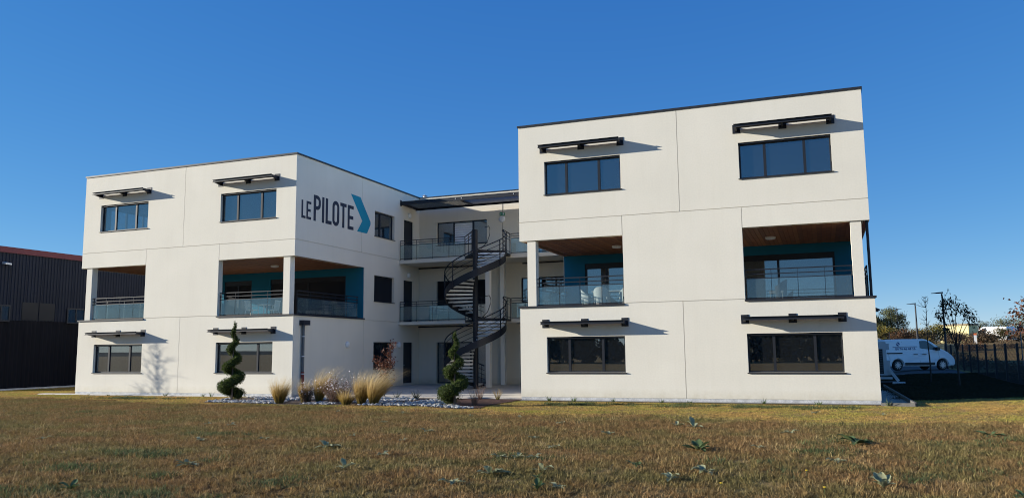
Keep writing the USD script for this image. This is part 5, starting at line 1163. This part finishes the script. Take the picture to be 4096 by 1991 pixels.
def tuft(n, size, h0, h1, width, seed, lean=0.5, clumps=0):
    rg = np.random.default_rng(seed)
    a = rg.uniform(0, 6.283, n); b = np.stack([rg.uniform(-size / 2, size / 2, n), rg.uniform(-size / 2, size / 2, n), np.full(n, -0.01)], 1)
    h = rg.uniform(h0, h1, n) * rg.choice([0.6, 1, 1, 1.35], n)
    d = np.stack([rg.normal(0, lean, n), rg.normal(0, lean, n), np.ones(n)], 1)
    if clumps:
        c = rg.uniform(-size / 2, size / 2, (clumps, 2)); k = rg.integers(0, clumps, n); m_ = rg.uniform(0, 1, n) < 0.75; off = rg.normal(0, 0.022, (n, 2)); ch = rg.uniform(0.55, 1.7, clumps)
        b[m_, :2] = c[k[m_]] + off[m_]; d[m_, :2] = off[m_] * 26 + 0.3 * rg.normal(size=(m_.sum(), 2)); h = np.where(m_, h * ch[k], h * 0.6)
    d /= np.linalg.norm(d, axis=1, keepdims=True)
    s = np.stack([np.cos(a), np.sin(a), np.zeros(n)], 1) * width / 2 * rg.uniform(0.7, 1.4, (n, 1))
    m = b + d * (h * 0.55)[:, None]; t = b + d * h[:, None] + np.stack([rg.normal(0, 0.25, n), rg.normal(0, 0.25, n), -0.15 * np.ones(n)], 1) * h[:, None]
    v = np.stack([b - s, b + s, m + s * 0.7, m - s * 0.7, t], 1).reshape(-1, 3); k = np.arange(n)[:, None] * 5
    return v, np.vstack([k + [0, 1, 2], k + [0, 2, 3], k + [3, 2, 4]])
def scatter(name, protos, mat, pts, scale, label, seed):
    rg = np.random.default_rng(seed)
    path = numbered('/World', name)
    pi = UsdGeom.PointInstancer.Define(stage, path)
    for k, m in enumerate(protos):
        pth = path + '/tuft_%03d' % k
        usdkit.mesh(stage, pth, m, mat); pi.CreatePrototypesRel().AddTarget(pth)
    n = len(pts); a = rg.uniform(0, 6.283, n)
    pi.CreateProtoIndicesAttr(Vt.IntArray.FromNumpy(rg.integers(0, len(protos), n).astype(np.int32)))
    pi.CreatePositionsAttr(Vt.Vec3fArray.FromNumpy(np.column_stack([pts, gz(pts[:, 0], pts[:, 1])]).astype(np.float32)))
    pi.CreateOrientationsAttr(Vt.QuathArray([Gf.Quath(math.cos(x_ / 2), 0, 0, math.sin(x_ / 2)) for x_ in a]))
    sc = (scale * rg.uniform(0.75, 1.25, n))[:, None] * np.array([1, 1, 1.0]); sc[:, 2] *= rg.uniform(0.6, 1.3, n)
    pi.CreateScalesAttr(Vt.Vec3fArray.FromNumpy(sc.astype(np.float32)))
    tag(pi.GetPrim(), label, None, None, 'stuff')
rg = np.random.default_rng(201)
def in_view(p, margin=1.5):
    q = p - np.array(EYE[:2]); dep = q @ np.array([-0.3586, 0.9335]); lat = q @ np.array([0.9335, 0.3586])
    return (dep > 7.5) & (np.abs(lat) < dep * 0.66 + margin)
def lawn_points(n, x0, x1, y0, y1):
    p = np.stack([rg.uniform(x0, x1, n), rg.uniform(y0, y1, n)], 1)
    return p[in_view(p)]
def off_beds(p):
    x_, y_ = p[:, 0], p[:, 1]
    ok = ~((y_ > -0.75) & (x_ > -0.2) & (x_ < 13.3)) & ~((y_ > -0.5) & (x_ > -24.8) & (x_ < -0.2)) & ~((x_ > OXL) & (x_ < 13.35) & (y_ > -0.95 * (x_ > 12.2)))
    ok |= (y_ < -0.75) & ((x_ > 0.3) | (x_ < -12.4))
    for b in (BED, MULCH):
        from shapely import contains_xy
        ok &= ~contains_xy(b, x_, y_)
    ok &= ~((x_ > 12.3) & (x_ < 13.3) & (y_ > -0.95))
    return p[ok]
edge = lambda p: -6.3 - 0.10 * (p[:, 0] - 3) + 1.6 * (meshkit.noise(np.column_stack([p * 0.35, np.zeros(len(p))]), 4) - 0.5)
P = off_beds(lawn_points(20000, -32, 22, -22, -3)); P = P[P[:, 1] < edge(P) + rg.normal(0, 0.5, len(P))]
scatter('dry_grass', [tuft(230, 0.66, 0.025, 0.075, 0.011, 300 + k, 0.75, 13) for k in range(5)], M['drygrass'], P, 1.0, 'dry brown grass over the whole foreground lawn', 1)
P = off_beds(lawn_points(26000, -34, 24, -9, 32)); P = P[(P[:, 1] >= edge(P) - 0.3) & ~((P[:, 0] > 18.3) & (P[:, 1] > 24)) & ~((P[:, 0] > 12.9) & (P[:, 0] < 18.4) & (P[:, 1] > 23)) & ~((P[:, 0] < -22) & (P[:, 1] > 12))]
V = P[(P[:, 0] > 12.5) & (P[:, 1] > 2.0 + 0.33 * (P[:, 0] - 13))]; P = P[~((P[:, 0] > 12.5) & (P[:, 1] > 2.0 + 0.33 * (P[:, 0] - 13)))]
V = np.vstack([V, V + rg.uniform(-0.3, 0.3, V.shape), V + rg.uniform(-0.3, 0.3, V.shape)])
M['shadegrass'] = grass_look('shade_coloured_grass', [(0, (0.04, 0.036, 0.018)), (1, (0.11, 0.09, 0.045))], [(0, (0.03, 0.034, 0.016)), (1, (0.09, 0.085, 0.04))])  # shade of the right wing put into the blade colour
scatter('verge_grass', [tuft(420, 0.75, 0.03, 0.08, 0.016, 360 + k, 0.9) for k in range(4)], M['shadegrass'], V, 1.0, 'dense grass between the right wing and the fence, building shade put into its colour', 5)
scatter('short_grass', [tuft(240, 0.75, 0.018, 0.05, 0.011, 320 + k, 0.8) for k in range(5)], M['shortgrass'], P, 1.0, 'short golden grass near the walls of the building', 2)
G = []
for cx, cy, sx_, sy_, n in ((-1.0, -17.0, 0.9, 0.25, 38), (-0.84, -18.75, 0.6, 0.2, 26), (-2.5, -13.7, 0.6, 0.22, 16), (2.2, -20.4, 0.9, 0.2, 32), (1.28, -19.0, 0.3, 0.15, 9), (10.5, -13.2, 0.5, 0.25, 14), (12.7, -11.0, 1.8, 0.7, 18), (5.6, -15.4, 0.7, 0.22, 12), (3.4, -19.0, 0.4, 0.2, 12), (-16.8, -2.3, 2.0, 0.35, 40), (8.5, -1.9, 3.2, 0.45, 60), (3.5, -2.0, 1.6, 0.4, 24), (12.5, -15.5, 2.2, 0.9, 22), (-9.5, -9.5, 4.0, 1.4, 20), (0.3, -20.5, 0.5, 0.3, 12)):
    G.append(np.stack([rg.normal(cx, sx_ * 0.6, n), rg.normal(cy, sy_ * 0.7, n)], 1))
P = off_beds(np.vstack(G)); scatter('green_grass', [tuft(150, 0.42, 0.04, 0.12, 0.011, 340 + k, 0.75) for k in range(4)], M['greengrass'], P, 1.0, 'green patches of clover and fresh grass in the dry lawn', 3)

M['stalk'] = grass_look('pale_straw_stalks', [(0, (0.50, 0.35, 0.16)), (1, (0.82, 0.68, 0.41))], [(0, (0.46, 0.36, 0.16)), (1, (0.78, 0.66, 0.38))], 0.6, 1.15)
P = lawn_points(3000, -20, 20, -22, -6); P = off_beds(P[P[:, 1] < edge(P)])
scatter('straw_stalks', [tuft(40, 0.7, 0.04, 0.10, 0.008, 380 + k, 0.35) for k in range(4)], M['stalk'], P, 1.0, 'pale dry stalks standing in the foreground lawn', 6)

# broad-leaved weeds
M['mullein'] = pm('woolly_grey_green_leaf', (0.33, 0.335, 0.185), rough=0.85, var=0.22, scale=9, trans=0.2, coords='object', spec=0.15)
M['weedgreen'] = pm('weed_green_leaf', (0.11, 0.155, 0.06), rough=0.7, var=0.25, scale=9, trans=0.2, coords='object', spec=0.2)
def big_leaf(L, Wd, az, el, curl, rg):
    s = np.linspace(0, 1, 7); prof = Wd * np.sin(np.pi * np.clip(s * 0.92 + 0.06, 0, 1)) ** 0.8 * (0.55 + 0.75 * s) * (1 - s ** 6)
    d = np.array([math.cos(az) * math.cos(el), math.sin(az) * math.cos(el), math.sin(el)]); side = np.array([-math.sin(az), math.cos(az), 0]); nn = np.cross(d, side)
    v = []
    for i, q in enumerate(s):
        c = d * L * q - nn * 0 + np.array([0, 0, -curl * L * q ** 2.2]); w = side * prof[i] / 2; lift = np.array([0, 0, abs(prof[i]) * 0.22]) + rg.normal(0, 0.004, 3)
        v += [c - w + lift, c, c + w + lift]
    return np.array(v), np.array([(3 * i + a, 3 * i + a + 1, 3 * i + a + 4, 3 * i + a + 3) for i in range(6) for a in (0, 1)])
def rosette(label, cat, base, R_, nl, el, mat, seed, group=None, name='mullein_rosette', wr=0.42):
    rg = np.random.default_rng(seed); t = thing(name, label, cat, (base[0], base[1], float(gz(base[0], base[1])) + 0.02), group)
    for k in range(nl):
        L = R_ * 0.92 * rg.uniform(0.6, 1.2); e = el * rg.uniform(0.3, 1.35)
        obj('leaf', big_leaf(L, L * wr, k * 2.4 + rg.uniform(-0.3, 0.3), e, rg.uniform(0.05, 0.5), rg), mat, t, world_space=False, smooth=60)
    return t
W_ = 'grey-green mullein rosettes growing in the lawn'
big = [((6.0, -17.43), 0.30, 11, 0.75, 'mullein'), ((6.60, -16.8), 0.30, 5, 1.0, 'mullein'), ((6.77, -17.5), 0.20, 5, 0.8, 'weedgreen'), ((8.96, -16.2), 0.27, 12, 0.6, 'mullein'), ((11.35, -16.75), 0.27, 12, 0.8, 'mullein'), ((0.81, -17.95), 0.26, 8, 0.6, 'mullein'),
       ((1.58, -15.1), 0.30, 9, 0.6, 'mullein'), ((7.78, -9.31), 0.34, 8, 0.8, 'mullein'), ((7.32, -8.93), 0.26, 7, 0.6, 'mullein'), ((7.83, -15.85), 0.22, 7, 0.7, 'weedgreen'), ((8.58, -16.97), 0.24, 7, 0.7, 'mullein'), ((7.06, -18.34), 0.20, 7, 0.8, 'weedgreen'), ((0.92, -20.26), 0.22, 8, 0.6, 'weedgreen'),
       ((11.2, -11.8), 0.42, 14, 0.6, 'weedgreen'), ((8.5, -13.6), 0.34, 12, 0.6, 'weedgreen'), ((3.6, -17.6), 0.22, 7, 0.7, 'mullein'), ((13.75, -9.84), 0.36, 10, 0.5, 'weedgreen'), ((12.9, -17.0), 0.2, 8, 0.5, 'weedgreen')]
labs = ['large grey-green mullein rosette in the centre of the foreground', 'upright pair-leaved mullein right of the central rosette', 'small dark green weed below the upright mullein', 'large pale mullein on the right foreground lawn, below the last wall joint', 'tallest mullein rosette near the bottom right of the lawn', 'spiky mullein rosette between the green patches at left', 'mullein rosette on the brown lawn below the feather grasses', 'upright mullein on the lawn before the right wing',
        'flat mullein rosette just left of the upright one before the right wing', 'mid-green weed right of the two central mulleins', 'pale-leaved mullein right of the central mulleins', 'dark weed close to the bottom edge below the central mulleins', 'green weed at the bottom left between the green patches', 'wide dark green weed in the middle of the right lawn',
        'dark green weed above the large pale mullein', 'thin-leaved mullein left of the central rosette', 'wide green weed near the right edge of the lawn', 'small green weed in the bottom right corner of the lawn']
for k, ((bx, by), r, nl, el, m_) in enumerate(big):
    rosette(labs[k], 'weed', (bx, by), r, nl, el, M[m_], 400 + k, W_ if m_ == 'mullein' else 'green weeds growing in the lawn')
small = [(5.39, -15.55), (5.7, -15.46), (5.97, -15.38), (5.83, -13.9), (-0.18, -9.86), (2.1, -11.83), (2.45, -13.63), (0.97, -13.2), (4.44, -9.1), (-1.17, -7.03), (1.26, -7.48), (2.78, -7.59), (5.85, -18.43), (7.28, -18.16), (-1.69, -14.9), (-0.46, -14.4), (-3.7, -11.56), (-4.6, -11.4), (-15.0, -9.3), (-5.5, -15.5), (9.93, -10.0), (10.4, -4.3), (12.1, -4.6), (-3.45, -7.0), (-17.4, -2.44), (-17.0, -2.36), (-15.7, -2.1), (9.5, -13.0), (6.2, -11.2), (4.9, -12.4), (10.8, -14.6), (3.3, -15.9)]
src = rosette('small grey-green weed scattered on the dry lawn', 'weed', small[0], 0.20, 7, 0.6, M['mullein'], 450, 'small weeds scattered over the lawn', 'small_weed')
for k, (bx, by) in enumerate(small[1:]):
    copy(src, 'small_weed', (bx, by, float(gz(bx, by)) + 0.02), 'small grey-green weed scattered on the dry lawn', rz=rg.uniform(0, 6.28), scale=rg.uniform(0.7, 1.25))
for k, (bx, by, lab) in enumerate(((10.62, -17.55, 'yellow flower nearest the bottom edge, right of the middle'), (10.38, -16.2, 'yellow flower left of the tallest mullein'), (9.35, -17.6, 'yellow flower below the large pale mullein'))):
    t = thing('dandelion', lab, 'flower', (bx, by, float(gz(bx, by))), 'single yellow flowers in the lawn')
    obj('stem', MB().cyl((0, 0, 0), (0.01, 0, 0.11), 0.003, 5), M['weedgreen'], t, world_space=False)
    obj('bloom', MB().tube([(0.01, 0, 0.11), (0.01, 0, 0.122), (0.01, 0, 0.128)], [0.006, 0.024, 0.016], 10), pm('yellow_petals_%d' % k, (0.75, 0.50, 0.02), rough=0.6), t, world_space=False)

# little weeds along the foot of the walls
rg = np.random.default_rng(501)
for k, X in enumerate((-21.9, -20.3, -17.2, -15.1, -13.4, 0.9, 2.4, 3.9, 5.2, 7.1, 8.0, 9.6, 11.1, 12.0)):
    small_tuft('wall_weed', 'small green weed at the foot of the sunlit wall', 'weed', (X + rg.uniform(-0.9, 0.9), -0.50 - 0.35 * rg.uniform(), 0), rg.uniform(0.07, 0.24), int(rg.integers(8, 22)), M['weedgreen'], 510 + k, 0.9, 0.010, 'small weeds along the foot of the walls')

for k, (bx, by, hh, mm, lab) in enumerate(((20.3, 30.5, 0.7, M['brownleaf'], 'dry brown brush behind the mesh fence, far end'), (21.0, 24.0, 0.55, M['rustleaf'], 'rusty low brush behind the middle of the mesh fence'), (20.6, 17.5, 0.6, M['brownleaf'], 'brown low brush behind the near part of the mesh fence'), (19.9, 38.0, 0.9, M['olive'], 'green-brown brush beyond the end of the mesh fence'),
        (22.5, 50.0, 0.8, M['rustleaf'], 'russet brush on the earth bank left'), (26.0, 52.0, 0.7, M['brownleaf'], 'brown brush on the earth bank right of the sign post'))):
    leafy('dry_brush', [mm, M['brownleaf']], lab, 'bush', (bx, by), [(-0.6, 0, hh * 0.5, 0.8, 1.0, hh * 0.5), (0.5, 0.4, hh * 0.45, 0.8, 1.2, hh * 0.45)], 1500, 0.11, 610 + k, 0.1, 0.02)
